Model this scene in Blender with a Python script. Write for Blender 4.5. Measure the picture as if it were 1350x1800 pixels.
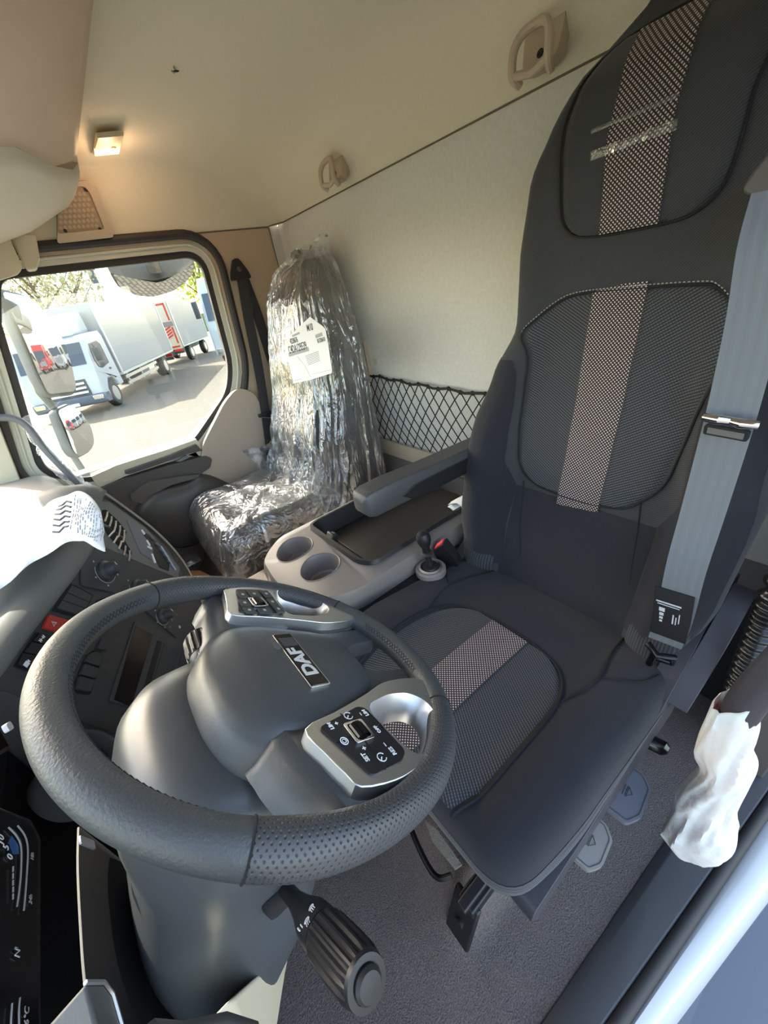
import bpy, bmesh, math, random
from mathutils import Vector, Matrix, noise
from mathutils.geometry import tessellate_polygon
random.seed(7)
S = bpy.context.scene
for o in list(bpy.data.objects): bpy.data.objects.remove(o)
col = S.collection
# ------------------------------------------------------------------ camera
# world: X to the passenger side, Y to the windscreen, Z up; cab floor is z=0
F = 684.0
R = [(-0.613334,-0.317242,0.723311),(-0.774057,0.423503,-0.470617),(-0.157025,-0.848530,-0.505312)]
CAM = Vector((0,0,1.12))
cam = bpy.data.cameras.new('camera'); co = bpy.data.objects.new('camera', cam); col.objects.link(co)
cam.sensor_fit = 'VERTICAL'; cam.sensor_height = 36; cam.sensor_width = 27; cam.lens = F/1800*36
cam.clip_start = .01; cam.clip_end = 600
co.matrix_world = Matrix(((R[0][0],-R[0][1],-R[0][2],CAM.x),(R[1][0],-R[1][1],-R[1][2],CAM.y),(R[2][0],-R[2][1],-R[2][2],CAM.z),(0,0,0,1)))
S.camera = co
def ray(px,py):
    c=(px-675,py-900,F); v=Vector([sum(R[i][k]*c[k] for k in range(3)) for i in range(3)]); return v.normalized()
def at(px,py,x=None,y=None,z=None):
    d=ray(px,py)
    if x is not None: t=(x-CAM.x)/d.x
    elif y is not None: t=(y-CAM.y)/d.y
    else: t=(z-CAM.z)/d.z
    return CAM+d*t
def onp(px,py,o,n):
    d=ray(px,py); return CAM+d*((Vector(o)-CAM).dot(n)/d.dot(n))
# ------------------------------------------------------------------ light
w = bpy.data.worlds.new('sky'); S.world = w; w.use_nodes = True
nt = w.node_tree; bg = nt.nodes['Background']
sky = nt.nodes.new('ShaderNodeTexSky'); sky.sky_type='NISHITA'; sky.sun_disc=False
sky.sun_elevation=math.radians(38); sky.sun_rotation=math.radians(72); sky.air_density=1.0; sky.dust_density=2.2; sky.ozone_density=1.0
wb_=nt.nodes.new('ShaderNodeMix'); wb_.data_type='RGBA'; wb_.blend_type='MULTIPLY'; wb_.inputs[0].default_value=1; wb_.inputs[7].default_value=(1.0,.885,.765,1)  # daylight white balance of the shot
nt.links.new(sky.outputs[0], wb_.inputs[6]); nt.links.new(wb_.outputs[2], bg.inputs[0]); bg.inputs[1].default_value = .36
SUN = Vector((math.sin(math.radians(72))*math.cos(math.radians(38)), math.cos(math.radians(72))*math.cos(math.radians(38)), math.sin(math.radians(38))))
sl = bpy.data.lights.new('sun','SUN'); sl.energy=3.9; sl.angle=math.radians(.6); sl.color=(1,.94,.84)
so = bpy.data.objects.new('sun', sl); col.objects.link(so); so.rotation_euler = SUN.to_track_quat('Z','Y').to_euler()
S.view_settings.view_transform='Standard'; S.view_settings.look='None'; S.view_settings.gamma=1; S.view_settings.use_curve_mapping=False
S.view_settings.exposure = 2.05
# ------------------------------------------------------------------ materials
def srgb(r,g,b):
    f=lambda c:(c/255/12.92 if c/255<=.04045 else ((c/255+.055)/1.055)**2.4)
    return (f(r),f(g),f(b),1)
def mat(name, c, rough=.6, metal=0, noise_s=0, noise_b=0, bump_d=.002, var=0, spec=.5, coat=0, emis=None, es=0, sheen=0):
    m=bpy.data.materials.new(name); m.use_nodes=True; n=m.node_tree; L=n.links; b=n.nodes['Principled BSDF']
    b.inputs['Base Color'].default_value=(c[0],c[1],c[2],1); b.inputs['Roughness'].default_value=rough; b.inputs['Metallic'].default_value=metal
    b.inputs['Specular IOR Level'].default_value=spec; b.inputs['Coat Weight'].default_value=coat
    if sheen: b.inputs['Sheen Weight'].default_value=sheen
    if emis: b.inputs['Emission Color'].default_value=(*emis,1); b.inputs['Emission Strength'].default_value=es
    if noise_s:
        tc=n.nodes.new('ShaderNodeTexCoord'); t=n.nodes.new('ShaderNodeTexNoise'); t.inputs['Scale'].default_value=noise_s; t.inputs['Detail'].default_value=4
        L.new(tc.outputs['Object'],t.inputs['Vector'])
        if noise_b:
            bp=n.nodes.new('ShaderNodeBump'); bp.inputs['Strength'].default_value=noise_b; bp.inputs['Distance'].default_value=bump_d
            L.new(t.outputs[0],bp.inputs['Height']); L.new(bp.outputs[0],b.inputs['Normal'])
        if var:
            mx=n.nodes.new('ShaderNodeMix'); mx.data_type='RGBA'
            mx.inputs[6].default_value=(c[0]*(1-var),c[1]*(1-var),c[2]*(1-var),1); mx.inputs[7].default_value=(min(1,c[0]*(1+var)),min(1,c[1]*(1+var)),min(1,c[2]*(1+var)),1)
            L.new(t.outputs[0],mx.inputs[0]); L.new(mx.outputs[2],b.inputs['Base Color'])
    return m
class NB:
    """tiny node helper"""
    def __init__(s,m): s.t=m.node_tree
    def n(s,k): return s.t.nodes.new(k)
    def link(s,a,b): s.t.links.new(a,b)
    def math(s,op,a,b=0,c=None):
        x=s.n('ShaderNodeMath'); x.operation=op
        for i,v in enumerate((a,b) if c is None else (a,b,c)):
            if isinstance(v,(int,float)): x.inputs[i].default_value=v
            else: s.link(v,x.inputs[i])
        return x.outputs[0]
def fabric(name, base, dot, kind, pitch=.0045, k=.5, rough=.85):
    """woven cloth; UV in metres (u across, v along)"""
    m=mat(name,base,rough,spec=.25,sheen=.15); q=NB(m); b=m.node_tree.nodes['Principled BSDF']
    tc=q.n('ShaderNodeTexCoord'); sp=q.n('ShaderNodeSeparateXYZ'); q.link(tc.outputs['UV'],sp.inputs[0]); u,v=sp.outputs[0],sp.outputs[1]
    if kind=='dots':
        a=q.math('FRACT',q.math('DIVIDE',q.math('ADD',u,v),pitch)); c=q.math('FRACT',q.math('DIVIDE',q.math('SUBTRACT',u,v),pitch))
        a=q.math('ABSOLUTE',q.math('SUBTRACT',a,.5)); c=q.math('ABSOLUTE',q.math('SUBTRACT',c,.5))
        h=q.math('LESS_THAN',q.math('MAXIMUM',a,c),.5*k+.02)
    elif kind=='chevron':
        au=q.math('ABSOLUTE',u); t=q.math('ADD',q.math('MULTIPLY',au,-.6),v)
        a=q.math('ABSOLUTE',q.math('SUBTRACT',q.math('FRACT',q.math('DIVIDE',t,pitch)),.5))
        s_=q.math('ABSOLUTE',q.math('SUBTRACT',q.math('FRACT',q.math('DIVIDE',q.math('ADD',au,q.math('MULTIPLY',v,.6)),pitch*.9)),.5))
        h=q.math('MULTIPLY',q.math('LESS_THAN',a,.24),q.math('ADD',.45,q.math('MULTIPLY',q.math('LESS_THAN',s_,.27),.55)))
    elif kind=='ribs':
        a=q.math('ABSOLUTE',q.math('SUBTRACT',q.math('FRACT',q.math('DIVIDE',u,pitch)),.5)); h=q.math('MULTIPLY',a,2)
    else:
        a=q.math('ABSOLUTE',q.math('SUBTRACT',q.math('FRACT',q.math('DIVIDE',q.math('ADD',q.math('MULTIPLY',u,.75),v),pitch)),.5)); h=q.math('MULTIPLY',a,2)
    mx=q.n('ShaderNodeMix'); mx.data_type='RGBA'; mx.inputs[6].default_value=(*base,1); mx.inputs[7].default_value=(*dot,1); q.link(h,mx.inputs[0]); q.link(mx.outputs[2],b.inputs['Base Color'])
    bp=q.n('ShaderNodeBump'); bp.inputs['Strength'].default_value=.5; bp.inputs['Distance'].default_value=.0008; q.link(h,bp.inputs['Height']); q.link(bp.outputs[0],b.inputs['Normal'])
    return m
def leather_perf(name, c):
    m=mat(name,c,.42,spec=.5); q=NB(m); b=m.node_tree.nodes['Principled BSDF']
    tc=q.n('ShaderNodeTexCoord'); sp=q.n('ShaderNodeSeparateXYZ'); q.link(tc.outputs['UV'],sp.inputs[0]); u,v=sp.outputs[0],sp.outputs[1]
    P=.0055
    def cell(ou,ov):
        a=q.math('SUBTRACT',q.math('FRACT',q.math('ADD',q.math('DIVIDE',u,P),ou)),.5); c_=q.math('SUBTRACT',q.math('FRACT',q.math('ADD',q.math('DIVIDE',v,P),ov)),.5)
        return q.math('SQRT',q.math('ADD',q.math('MULTIPLY',a,a),q.math('MULTIPLY',c_,c_)))
    d=q.math('MINIMUM',cell(0,0),cell(.5,.5))
    h=q.math('SMOOTH_MIN',q.math('DIVIDE',d,.2),1,.2)
    bp=q.n('ShaderNodeBump'); bp.inputs['Strength'].default_value=.8; bp.inputs['Distance'].default_value=.0009; q.link(h,bp.inputs['Height']); q.link(bp.outputs[0],b.inputs['Normal'])
    mx=q.n('ShaderNodeMix'); mx.data_type='RGBA'; mx.inputs[6].default_value=(c[0]*.35,c[1]*.35,c[2]*.35,1); mx.inputs[7].default_value=(*c,1); q.link(h,mx.inputs[0]); q.link(mx.outputs[2],b.inputs['Base Color'])
    return m
def film(name, tint=(.95,.97,1), gl=.22, rough=.12, white=.06, ns=30, stretch=(1,1,1), bump=.7):
    """clear plastic film: mostly see-through, crumpled glossy sheen"""
    m=bpy.data.materials.new(name); m.use_nodes=True; n=m.node_tree; n.nodes.clear(); L=n.links
    o=n.nodes.new('ShaderNodeOutputMaterial'); tr=n.nodes.new('ShaderNodeBsdfTransparent'); tr.inputs[0].default_value=(*tint,1)
    g=n.nodes.new('ShaderNodeBsdfGlossy'); g.inputs['Roughness'].default_value=rough; g.inputs[0].default_value=(1,1,1,1)
    df=n.nodes.new('ShaderNodeBsdfDiffuse'); df.inputs[0].default_value=(.9,.93,.95,1); tl=n.nodes.new('ShaderNodeBsdfTranslucent'); tl.inputs[0].default_value=(.9,.93,.95,1)
    tc=n.nodes.new('ShaderNodeTexCoord'); mp=n.nodes.new('ShaderNodeMapping'); mp.inputs['Scale'].default_value=stretch
    L.new(tc.outputs['Object'],mp.inputs[0])
    nz=n.nodes.new('ShaderNodeTexNoise'); nz.inputs['Scale'].default_value=ns; nz.inputs['Detail'].default_value=3; nz.inputs['Distortion'].default_value=1.2
    L.new(mp.outputs[0],nz.inputs['Vector'])
    vr=n.nodes.new('ShaderNodeMath'); vr.operation='SUBTRACT'; L.new(nz.outputs[0],vr.inputs[0]); vr.inputs[1].default_value=.5
    ab=n.nodes.new('ShaderNodeMath'); ab.operation='ABSOLUTE'; L.new(vr.outputs[0],ab.inputs[0])
    bp=n.nodes.new('ShaderNodeBump'); bp.inputs['Strength'].default_value=bump; bp.inputs['Distance'].default_value=.02; L.new(ab.outputs[0],bp.inputs['Height'])
    for s in (g,df,tl): L.new(bp.outputs[0],s.inputs['Normal'])
    lw=n.nodes.new('ShaderNodeLayerWeight'); lw.inputs[0].default_value=.35; L.new(bp.outputs[0],lw.inputs['Normal'])
    mr=n.nodes.new('ShaderNodeMath'); mr.operation='MULTIPLY_ADD'; L.new(lw.outputs['Fresnel'],mr.inputs[0]); mr.inputs[1].default_value=.75; mr.inputs[2].default_value=gl; mr.use_clamp=True
    m1=n.nodes.new('ShaderNodeMixShader'); L.new(mr.outputs[0],m1.inputs[0]); L.new(tr.outputs[0],m1.inputs[1]); L.new(g.outputs[0],m1.inputs[2])
    a=n.nodes.new('ShaderNodeMixShader'); a.inputs[0].default_value=.5; L.new(df.outputs[0],a.inputs[1]); L.new(tl.outputs[0],a.inputs[2])
    m2=n.nodes.new('ShaderNodeMixShader'); m2.inputs[0].default_value=white; L.new(m1.outputs[0],m2.inputs[1]); L.new(a.outputs[0],m2.inputs[2])
    L.new(m2.outputs[0],o.inputs[0]); return m
def glass(name, refl=.06):
    m=bpy.data.materials.new(name); m.use_nodes=True; n=m.node_tree; n.nodes.clear(); L=n.links
    o=n.nodes.new('ShaderNodeOutputMaterial'); tr=n.nodes.new('ShaderNodeBsdfTransparent'); tr.inputs[0].default_value=(.94,.97,.95,1)
    g=n.nodes.new('ShaderNodeBsdfGlossy'); g.inputs['Roughness'].default_value=0
    x=n.nodes.new('ShaderNodeMixShader'); x.inputs[0].default_value=refl; L.new(tr.outputs[0],x.inputs[1]); L.new(g.outputs[0],x.inputs[2]); L.new(x.outputs[0],o.inputs[0]); return m
M={}
M['headliner']=mat('headliner_cloth',(.67,.63,.49),.95,noise_s=260,noise_b=.25,bump_d=.001,var=.07,sheen=.2)
M['wallcloth']=mat('wall_cloth',(.60,.595,.55),.95,noise_s=90,noise_b=.35,bump_d=.0015,var=.13,sheen=.2)
M['beige']=mat('beige_plastic',(.47,.39,.29),.5,noise_s=500,noise_b=.15,bump_d=.0006)
M['tan']=mat('tan_plastic',(.47,.37,.27),.55,noise_s=500,noise_b=.15,bump_d=.0006)
M['cream']=mat('cream_plastic',(.56,.51,.38),.45,noise_s=400,noise_b=.12,bump_d=.0005)
M['greige']=mat('greige_plastic',(.195,.172,.16),.42,noise_s=500,noise_b=.12,bump_d=.0005)
M['dark']=mat('dark_grey_plastic',(.055,.056,.058),.5,noise_s=700,noise_b=.2,bump_d=.0005)
M['doordark']=mat('door_dark_plastic',(.06,.055,.052),.45,noise_s=700,noise_b=.2,bump_d=.0005)
M['dash']=mat('dash_plastic',(.10,.104,.104),.48,noise_s=800,noise_b=.25,bump_d=.0005)
M['dashtop']=mat('dash_top_plastic',(.26,.24,.20),.55,noise_s=800,noise_b=.25,bump_d=.0005)
M['panel']=mat('panel_plastic',(.045,.047,.05),.5,noise_s=800,noise_b=.2,bump_d=.0004)
M['black']=mat('black_plastic',(.012,.012,.014),.45)
M['gloss']=mat('glossy_black',(.004,.004,.005),.2); M['matte']=mat('matte_black',(.006,.006,.007),.95,spec=.1)
M['rubber']=mat('black_rubber',(.03,.027,.026),.6,noise_s=200,noise_b=.1,bump_d=.0005)
M['leather']=mat('leather',(.058,.063,.066),.42,noise_s=420,noise_b=.55,bump_d=.0012)
M['leatherp']=leather_perf('perforated_leather',(.055,.056,.06))
M['hub']=mat('hub_plastic',(.058,.064,.069),.38,noise_s=600,noise_b=.3,bump_d=.0006)
M['shroud']=mat('column_plastic',(.06,.067,.073),.36,noise_s=900,noise_b=.15,bump_d=.0004)
M['satin']=mat('satin_silver',(.72,.72,.72),.4,metal=1)
M['chrome']=mat('chrome',(.75,.75,.77),.12,metal=1)
M['white']=mat('white_print',(.75,.77,.78),.6)
M['dimprint']=mat('dim_print',(.42,.44,.45),.6)
M['paint']=mat('white_truck_paint',(.45,.47,.475),.25,coat=.6)
M['frame']=mat('door_frame_paint',(.55,.55,.46),.35)
M['red']=mat('red_plastic',(.55,.03,.02),.4)
M['redbtn']=mat('hazard_red',(.42,.035,.025),.45)
M['carpet']=mat('carpet',(.145,.12,.108),1,noise_s=380,noise_b=.9,bump_d=.006,var=.9)
M['carpet2']=mat('tunnel_carpet',(.22,.205,.175),1,noise_s=420,noise_b=1,bump_d=.005,var=.35)
M['cloth']=mat('seat_cloth_plain',(.019,.020,.025),.9,noise_s=900,noise_b=.3,bump_d=.0006,spec=.2,sheen=.15)
M['seatrib']=fabric('seat_cloth_twill',(.022,.024,.028),(.05,.053,.055),'diag',.004)
M['insert']=fabric('seat_cloth_insert',(.018,.020,.024),(.085,.09,.095),'chevron',.0054)
M['stripe']=fabric('seat_cloth_stripe',(.020,.016,.018),(.50,.41,.39),'dots',.0066,.48)
M['ribs']=fabric('seat_cloth_ribbed',(.014,.015,.018),(.055,.058,.062),'ribs',.0055)
M['seatplastic']=mat('seat_plastic',(.045,.043,.05),.42,noise_s=500,noise_b=.15,bump_d=.0005)
M['thread']=mat('grey_thread',(.33,.31,.29),.8)
M['seam']=mat('seam',(.008,.008,.009),.9); M['wallseam']=mat('wall_seam',(.13,.115,.09),.9); M['slab']=mat('dash_slab',(.135,.137,.13),.5,noise_s=800,noise_b=.25,bump_d=.0005)
M['web']=fabric('belt_webbing',(.115,.13,.145),(.125,.14,.155),'ribs',.0118,rough=.55)
M['webdark']=fabric('belt_webbing_dark',(.028,.027,.03),(.04,.04,.042),'ribs',.008,rough=.6)
M['film']=film('clear_film',gl=.16,rough=.16,white=.09,ns=9,stretch=(3,3,.55),bump=.9)
M['film2']=film('clear_film_crumpled',gl=.15,rough=.16,white=.12,ns=14,stretch=(1,1,1),bump=.9)
M['filmthin']=film('thin_clear_film',gl=.03,rough=.1,white=.10,ns=25,bump=.5)
M['foam']=mat('white_foam',(.62,.63,.62),.75,noise_s=45,noise_b=.7,bump_d=.006)
M['foam'].node_tree.nodes['Principled BSDF'].inputs['Subsurface Weight'].default_value=.2
M['paper']=mat('white_paper',(.82,.83,.86),.8)
M['ink']=mat('ink',(.05,.05,.055),.8)
M['inkgrey']=mat('ink_grey',(.36,.38,.4),.8)
M['glass']=glass('window_glass',.05)
M['mirror']=mat('mirror_silver',(.55,.58,.6),0,metal=1)
M['card']=mat('cardboard',(.30,.14,.045),.8,noise_s=30,var=.1)
M['net']=mat('net_cord',(.012,.011,.011),.8)
M['greymetal']=mat('grey_lever',(.22,.205,.19),.4)
M['bluegrey']=mat('bluegrey_lever',(.12,.13,.16),.4)
M['lamp']=mat('lamp_lens',(.9,.6,.4),.4,emis=(1,.62,.38),es=.5)
M['bulb']=mat('lamp_bulb',(1,.9,.8),.4,emis=(1,.82,.6),es=2.5)
# ------------------------------------------------------------------ geometry
class G:
    def __init__(s): s.v=[];s.f=[];s.uv=None;s.mi=[]
    def add(s,vs,fs,uv=None,mi=0):
        b=len(s.v); s.v+= [Vector(p) for p in vs]; s.f+=[tuple(i+b for i in f) for f in fs]; s.mi+=[mi]*len(fs)
        if uv is not None:
            if s.uv is None: s.uv=[(0,0)]*b
            s.uv+=list(uv)
        elif s.uv is not None: s.uv+=[(0,0)]*len(vs)
        return s
    def loft(s,rings,closed=True,caps=(True,True),uv=None,mi=0):
        n=len(rings[0]); vs=[p for r in rings for p in r]; fs=[]
        for i in range(len(rings)-1):
            for j in range(n if closed else n-1):
                k=(j+1)%n; fs.append((i*n+j,i*n+k,(i+1)*n+k,(i+1)*n+j))
        if closed and caps[0]: fs.append(tuple(range(n-1,-1,-1)))
        if closed and caps[1]: fs.append(tuple((len(rings)-1)*n+j for j in range(n)))
        return s.add(vs,fs,uv,mi)
    def grid(s,fn,nu,nv,uvfn=None):
        vs=[fn(i/nu,j/nv) for j in range(nv+1) for i in range(nu+1)]
        fs=[(j*(nu+1)+i,j*(nu+1)+i+1,(j+1)*(nu+1)+i+1,(j+1)*(nu+1)+i) for j in range(nv) for i in range(nu)]
        uv=[uvfn(i/nu,j/nv) for j in range(nv+1) for i in range(nu+1)] if uvfn else None
        return s.add(vs,fs,uv)
    def box(s,c,d,ax=None):
        c=Vector(c); X,Y,Z=ax or (Vector((1,0,0)),Vector((0,1,0)),Vector((0,0,1)))
        vs=[c+X*(i*d[0]/2)+Y*(j*d[1]/2)+Z*(k*d[2]/2) for i in(-1,1) for j in(-1,1) for k in(-1,1)]
        return s.add(vs,[(0,1,3,2),(4,6,7,5),(0,4,5,1),(2,3,7,6),(0,2,6,4),(1,5,7,3)])
    def tube(s,path,r,n=10,closed=False,caps=True,up=None,sq=1.0,uvscale=None):
        P=[Vector(p) for p in path]; N=len(P); rings=[]; uv=[]; prev=None; acc=0
        for i in range(N):
            a=P[(i-1)%N] if (closed or i>0) else P[0]; b=P[(i+1)%N] if (closed or i<N-1) else P[-1]
            t=(b-a).normalized()
            if prev is None:
                h=Vector(up) if up else (Vector((0,0,1)) if abs(t.z)<.9 else Vector((1,0,0)))
            else: h=prev
            x=(h-t*h.dot(t)).normalized(); y=t.cross(x); prev=x
            rr=r[i] if isinstance(r,(list,tuple)) else r
            rings.append([P[i]+x*(rr*math.cos(2*math.pi*k/n))+y*(rr*sq*math.sin(2*math.pi*k/n)) for k in range(n)])
        if closed: rings.append(rings[0])
        return s.loft(rings,caps=(caps and not closed,caps and not closed))
    def prism(s,pts,fr,d0,d1,cap0=True,mi=0):
        """pts 2D in frame fr=(O,U,V,W), extruded from d0 to d1"""
        O,U,V,W=fr; n=len(pts)
        a=[O+U*p[0]+V*p[1]+W*d0 for p in pts]; b=[O+U*p[0]+V*p[1]+W*d1 for p in pts]
        tr=tessellate_polygon([[Vector((p[0],p[1],0)) for p in pts]])
        fs=[(i,(i+1)%n,n+(i+1)%n,n+i) for i in range(n)]+[tuple(n+k for k in t) for t in tr]
        if cap0: fs+=[tuple(reversed(t)) for t in tr]
        return s.add(a+b,fs,mi=mi)
    def plate(s,outer,hole,fr,d0,d1,bev=0):
        O,U,V,W=fr; no=len(outer); nh=len(hole)
        P=lambda p,d:O+U*p[0]+V*p[1]+W*d
        tr=tessellate_polygon([[Vector((p[0],p[1],0)) for p in outer],[Vector((p[0],p[1],0)) for p in hole]])
        vs=[P(p,d1) for p in outer+hole]+[P(p,d0) for p in outer]+[P(p,d0) for p in hole]
        n=no+nh; fs=[tuple(t) for t in tr]+[tuple(n+k for k in reversed(t)) for t in tr]
        fs+=[(i,(i+1)%no,n+(i+1)%no,n+i) for i in range(no)]
        fs+=[(no+i,n+no+i,n+no+(i+1)%nh,no+(i+1)%nh) for i in range(nh)]
        return s.add(vs,fs)
    def lathe(s,prof,fr,n=32,caps=(True,True)):
        O,U,V,W=fr
        return s.loft([[O+(U*math.cos(2*math.pi*k/n)+V*math.sin(2*math.pi*k/n))*r+W*z for k in range(n)] for r,z in prof],caps=caps)
def fillet(pts,r,n=5,closed=True):
    out=[];N=len(pts)
    for i in range(N):
        rr=r[i] if isinstance(r,(list,tuple)) else r
        p=Vector(pts[i]); 
        if not closed and i in (0,N-1) or rr==0: out.append(tuple(p)); continue
        a=Vector(pts[i-1])-p; b=Vector(pts[(i+1)%N])-p; k=min(rr,a.length*.45,b.length*.45)
        A=p+a.normalized()*k; B=p+b.normalized()*k
        for j in range(n+1):
            t=j/n; out.append(tuple(A*(1-t)**2+p*(2*t*(1-t))+B*t*t))
    return out
def rrect(cx,cy,w_,h_,r,n=5): return fillet([(cx-w_/2,cy-h_/2),(cx+w_/2,cy-h_/2),(cx+w_/2,cy+h_/2),(cx-w_/2,cy+h_/2)],r,n)
def offset2(pts,d):
    """offset closed polygon outward by d (sign by area)"""
    N=len(pts); A=sum(pts[i-1][0]*pts[i][1]-pts[i][0]*pts[i-1][1] for i in range(N)); sg=1 if A>0 else -1; out=[]
    for i in range(N):
        p=Vector(pts[i]); a=(p-Vector(pts[i-1])); b=(Vector(pts[(i+1)%N])-p)
        if a.length<1e-9: a=b
        if b.length<1e-9: b=a
        a.normalize(); b.normalize(); na=Vector((a.y,-a.x))*sg; nb=Vector((b.y,-b.x))*sg; m=(na+nb)
        if m.length<1e-6: m=na
        m.normalize(); c=max(.4,m.dot(na)); out.append(tuple(p+m*(d/c)))
    return out
def smoothp(pts,n=8,closed=False):
    P=[Vector(p) for p in pts]; N=len(P); out=[]
    g=lambda i:P[i%N] if closed else P[max(0,min(N-1,i))]
    for i in range(N if closed else N-1):
        a,b,c,d=g(i-1),g(i),g(i+1),g(i+2)
        for j in range(n):
            t=j/n; out.append(.5*((2*b)+(c-a)*t+(2*a-5*b+4*c-d)*t*t+(3*b-a-3*c+d)*t**3))
    if not closed: out.append(P[-1])
    return out
ORG={}
def world_org(o):
    return ORG.get(o.name, Vector((0,0,0)))
def obj(name,g,m,parent=None,bevel=0,seg=2,smooth=True,label=None,angle=35,kind=None,solid=0,sub=0,org=None):
    o0=world_org(parent) if parent else Vector(org or (0,0,0))
    me=bpy.data.meshes.new(name); assert max((max(f) for f in g.f),default=0)<len(g.v); me.from_pydata([tuple(p-o0) for p in g.v],[],g.f)
    for mm in (m if isinstance(m,(list,tuple)) else [m]): me.materials.append(mm)
    if g.uv:
        ul=me.uv_layers.new(name='uv')
        for lp in me.loops: ul.data[lp.index].uv=g.uv[lp.vertex_index]
    if any(g.mi): me.polygons.foreach_set('material_index',g.mi)
    bm=bmesh.new(); bm.from_mesh(me)
    if not g.uv: bmesh.ops.remove_doubles(bm,verts=bm.verts,dist=1e-6)
    bmesh.ops.recalc_face_normals(bm,faces=bm.faces); bm.to_mesh(me); bm.free()
    o=bpy.data.objects.new(name,me); col.objects.link(o)
    if smooth:
        for p in me.polygons: p.use_smooth=True
        try: me.set_sharp_from_angle(angle=math.radians(angle))
        except Exception: pass
    if solid: 
        s_=o.modifiers.new('solid','SOLIDIFY'); s_.thickness=solid; s_.offset=0
    if bevel:
        b=o.modifiers.new('bevel','BEVEL'); b.width=bevel; b.segments=seg; b.limit_method='ANGLE'; b.angle_limit=math.radians(35); b.harden_normals=False
    if sub:
        b=o.modifiers.new('sub','SUBSURF'); b.levels=sub; b.render_levels=sub
    if parent: o.parent=parent
    else: o.location=o0
    ORG[o.name]=Vector(o0)
    if label: o['label']=label
    if kind: o['kind']=kind
    return o
def thing(name,loc,label,cat,group=None):
    o=bpy.data.objects.new(name,None); col.objects.link(o); o.location=loc; o.empty_display_size=.05; ORG[o.name]=Vector(loc); o['label']=label; o['category']=cat
    if group:o['group']=group
    return o
def tag(o,label,cat,group=None,kind=None):
    o['label']=label;o['category']=cat
    if group:o['group']=group
    if kind:o['kind']=kind
    return o
def struct(name,g,m,parent=None,**k):
    o=obj(name,g,m,parent,**k)
    if not parent:o['kind']='structure'
    return o
def sroot(name,loc=(0,0,0)):
    o=bpy.data.objects.new(name,None); col.objects.link(o); o.location=loc; ORG[o.name]=Vector(loc); o['kind']='structure'; return o
def copy_tree(o,parent=None):
    c=o.copy(); col.objects.link(c); c.parent=parent
    for ch in o.children: copy_tree(ch,c)
    return c
def text(name,body,size,fr,pos,m,parent,ext=.0003,align='CENTER',sx=1,bold=0,mirror=False):
    """flat lettering in frame fr at 2D pos"""
    cu=bpy.data.curves.new(name,'FONT'); cu.body=body; cu.size=size; cu.align_x=align; cu.align_y='CENTER'; cu.extrude=ext; cu.offset=bold; cu.resolution_u=3
    t=bpy.data.objects.new('tmp',cu); col.objects.link(t)
    dg=bpy.context.evaluated_depsgraph_get(); me=bpy.data.meshes.new_from_object(t.evaluated_get(dg))
    bpy.data.objects.remove(t); bpy.data.curves.remove(cu)
    O,U,V,W=fr; o0=world_org(parent) if parent else Vector((0,0,0))
    for v in me.vertices: v.co=O+U*(pos[0]+v.co.x*sx)+V*(pos[1]+v.co.y)+W*(v.co.z)-o0
    me.materials.clear(); me.materials.append(m); me.name=name
    o=bpy.data.objects.new(name,me); col.objects.link(o); o.parent=parent; ORG[o.name]=o0
    return o
def ribbon(path,wdirs,width,thick=.0015,n=1):
    """flat strap along a path; wdirs = width direction per point"""
    g=G(); P=[Vector(p) for p in path]; rings=[]; uv=[]; acc=0
    for i,p in enumerate(P):
        t=(P[min(i+1,len(P)-1)]-P[max(i-1,0)]).normalized(); wd=Vector(wdirs[i] if isinstance(wdirs,list) else wdirs).normalized(); nn=t.cross(wd).normalized()
        if i: acc+=(P[i]-P[i-1]).length
        ww=width[i] if isinstance(width,list) else width
        rings.append([p-wd*ww/2-nn*thick/2,p+wd*ww/2-nn*thick/2,p+wd*ww/2+nn*thick/2,p-wd*ww/2+nn*thick/2]); uv+=[(-ww/2,acc),(ww/2,acc),(ww/2,acc),(-ww/2,acc)]
    return g.loft(rings,uv=uv)
def frame(o,u,v):
    u=Vector(u).normalized(); v=Vector(v); v=(v-u*v.dot(u)).normalized(); return (Vector(o),u,v,u.cross(v))
YB=lambda y:(Vector((0,y,0)),Vector((1,0,0)),Vector((0,0,1)),Vector((0,1,0)))
XF=lambda x:(Vector((x,0,0)),Vector((0,1,0)),Vector((0,0,1)),Vector((1,0,0)))   # side planes: 2D = (y,z)
YF=lambda y:(Vector((0,y,0)),Vector((1,0,0)),Vector((0,0,1)),Vector((0,-1,0)))  # back planes: 2D = (x,z)
ZF=lambda z:(Vector((0,0,z)),Vector((1,0,0)),Vector((0,1,0)),Vector((0,0,1)))
def yz(pxs,x): return [(at(a,b,x=x).y,at(a,b,x=x).z) for a,b in pxs]
def xz(pxs,y): return [(at(a,b,y=y).x,at(a,b,y=y).z) for a,b in pxs]
def xy(pxs,z): return [(at(a,b,z=z).x,at(a,b,z=z).y) for a,b in pxs]
def sst(a,b,x):
    t=max(0,min(1,(x-a)/(b-a))); return t*t*(3-2*t)
def lerp_tab(tab,x):
    if x<=tab[0][0]: return tab[0][1]
    for (a,fa),(b,fb) in zip(tab,tab[1:]):
        if x<=b:
            t=(x-a)/(b-a); t=t*t*(3-2*t)*.5+t*.5; return fa+(fb-fa)*t
    return tab[-1][1]
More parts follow.
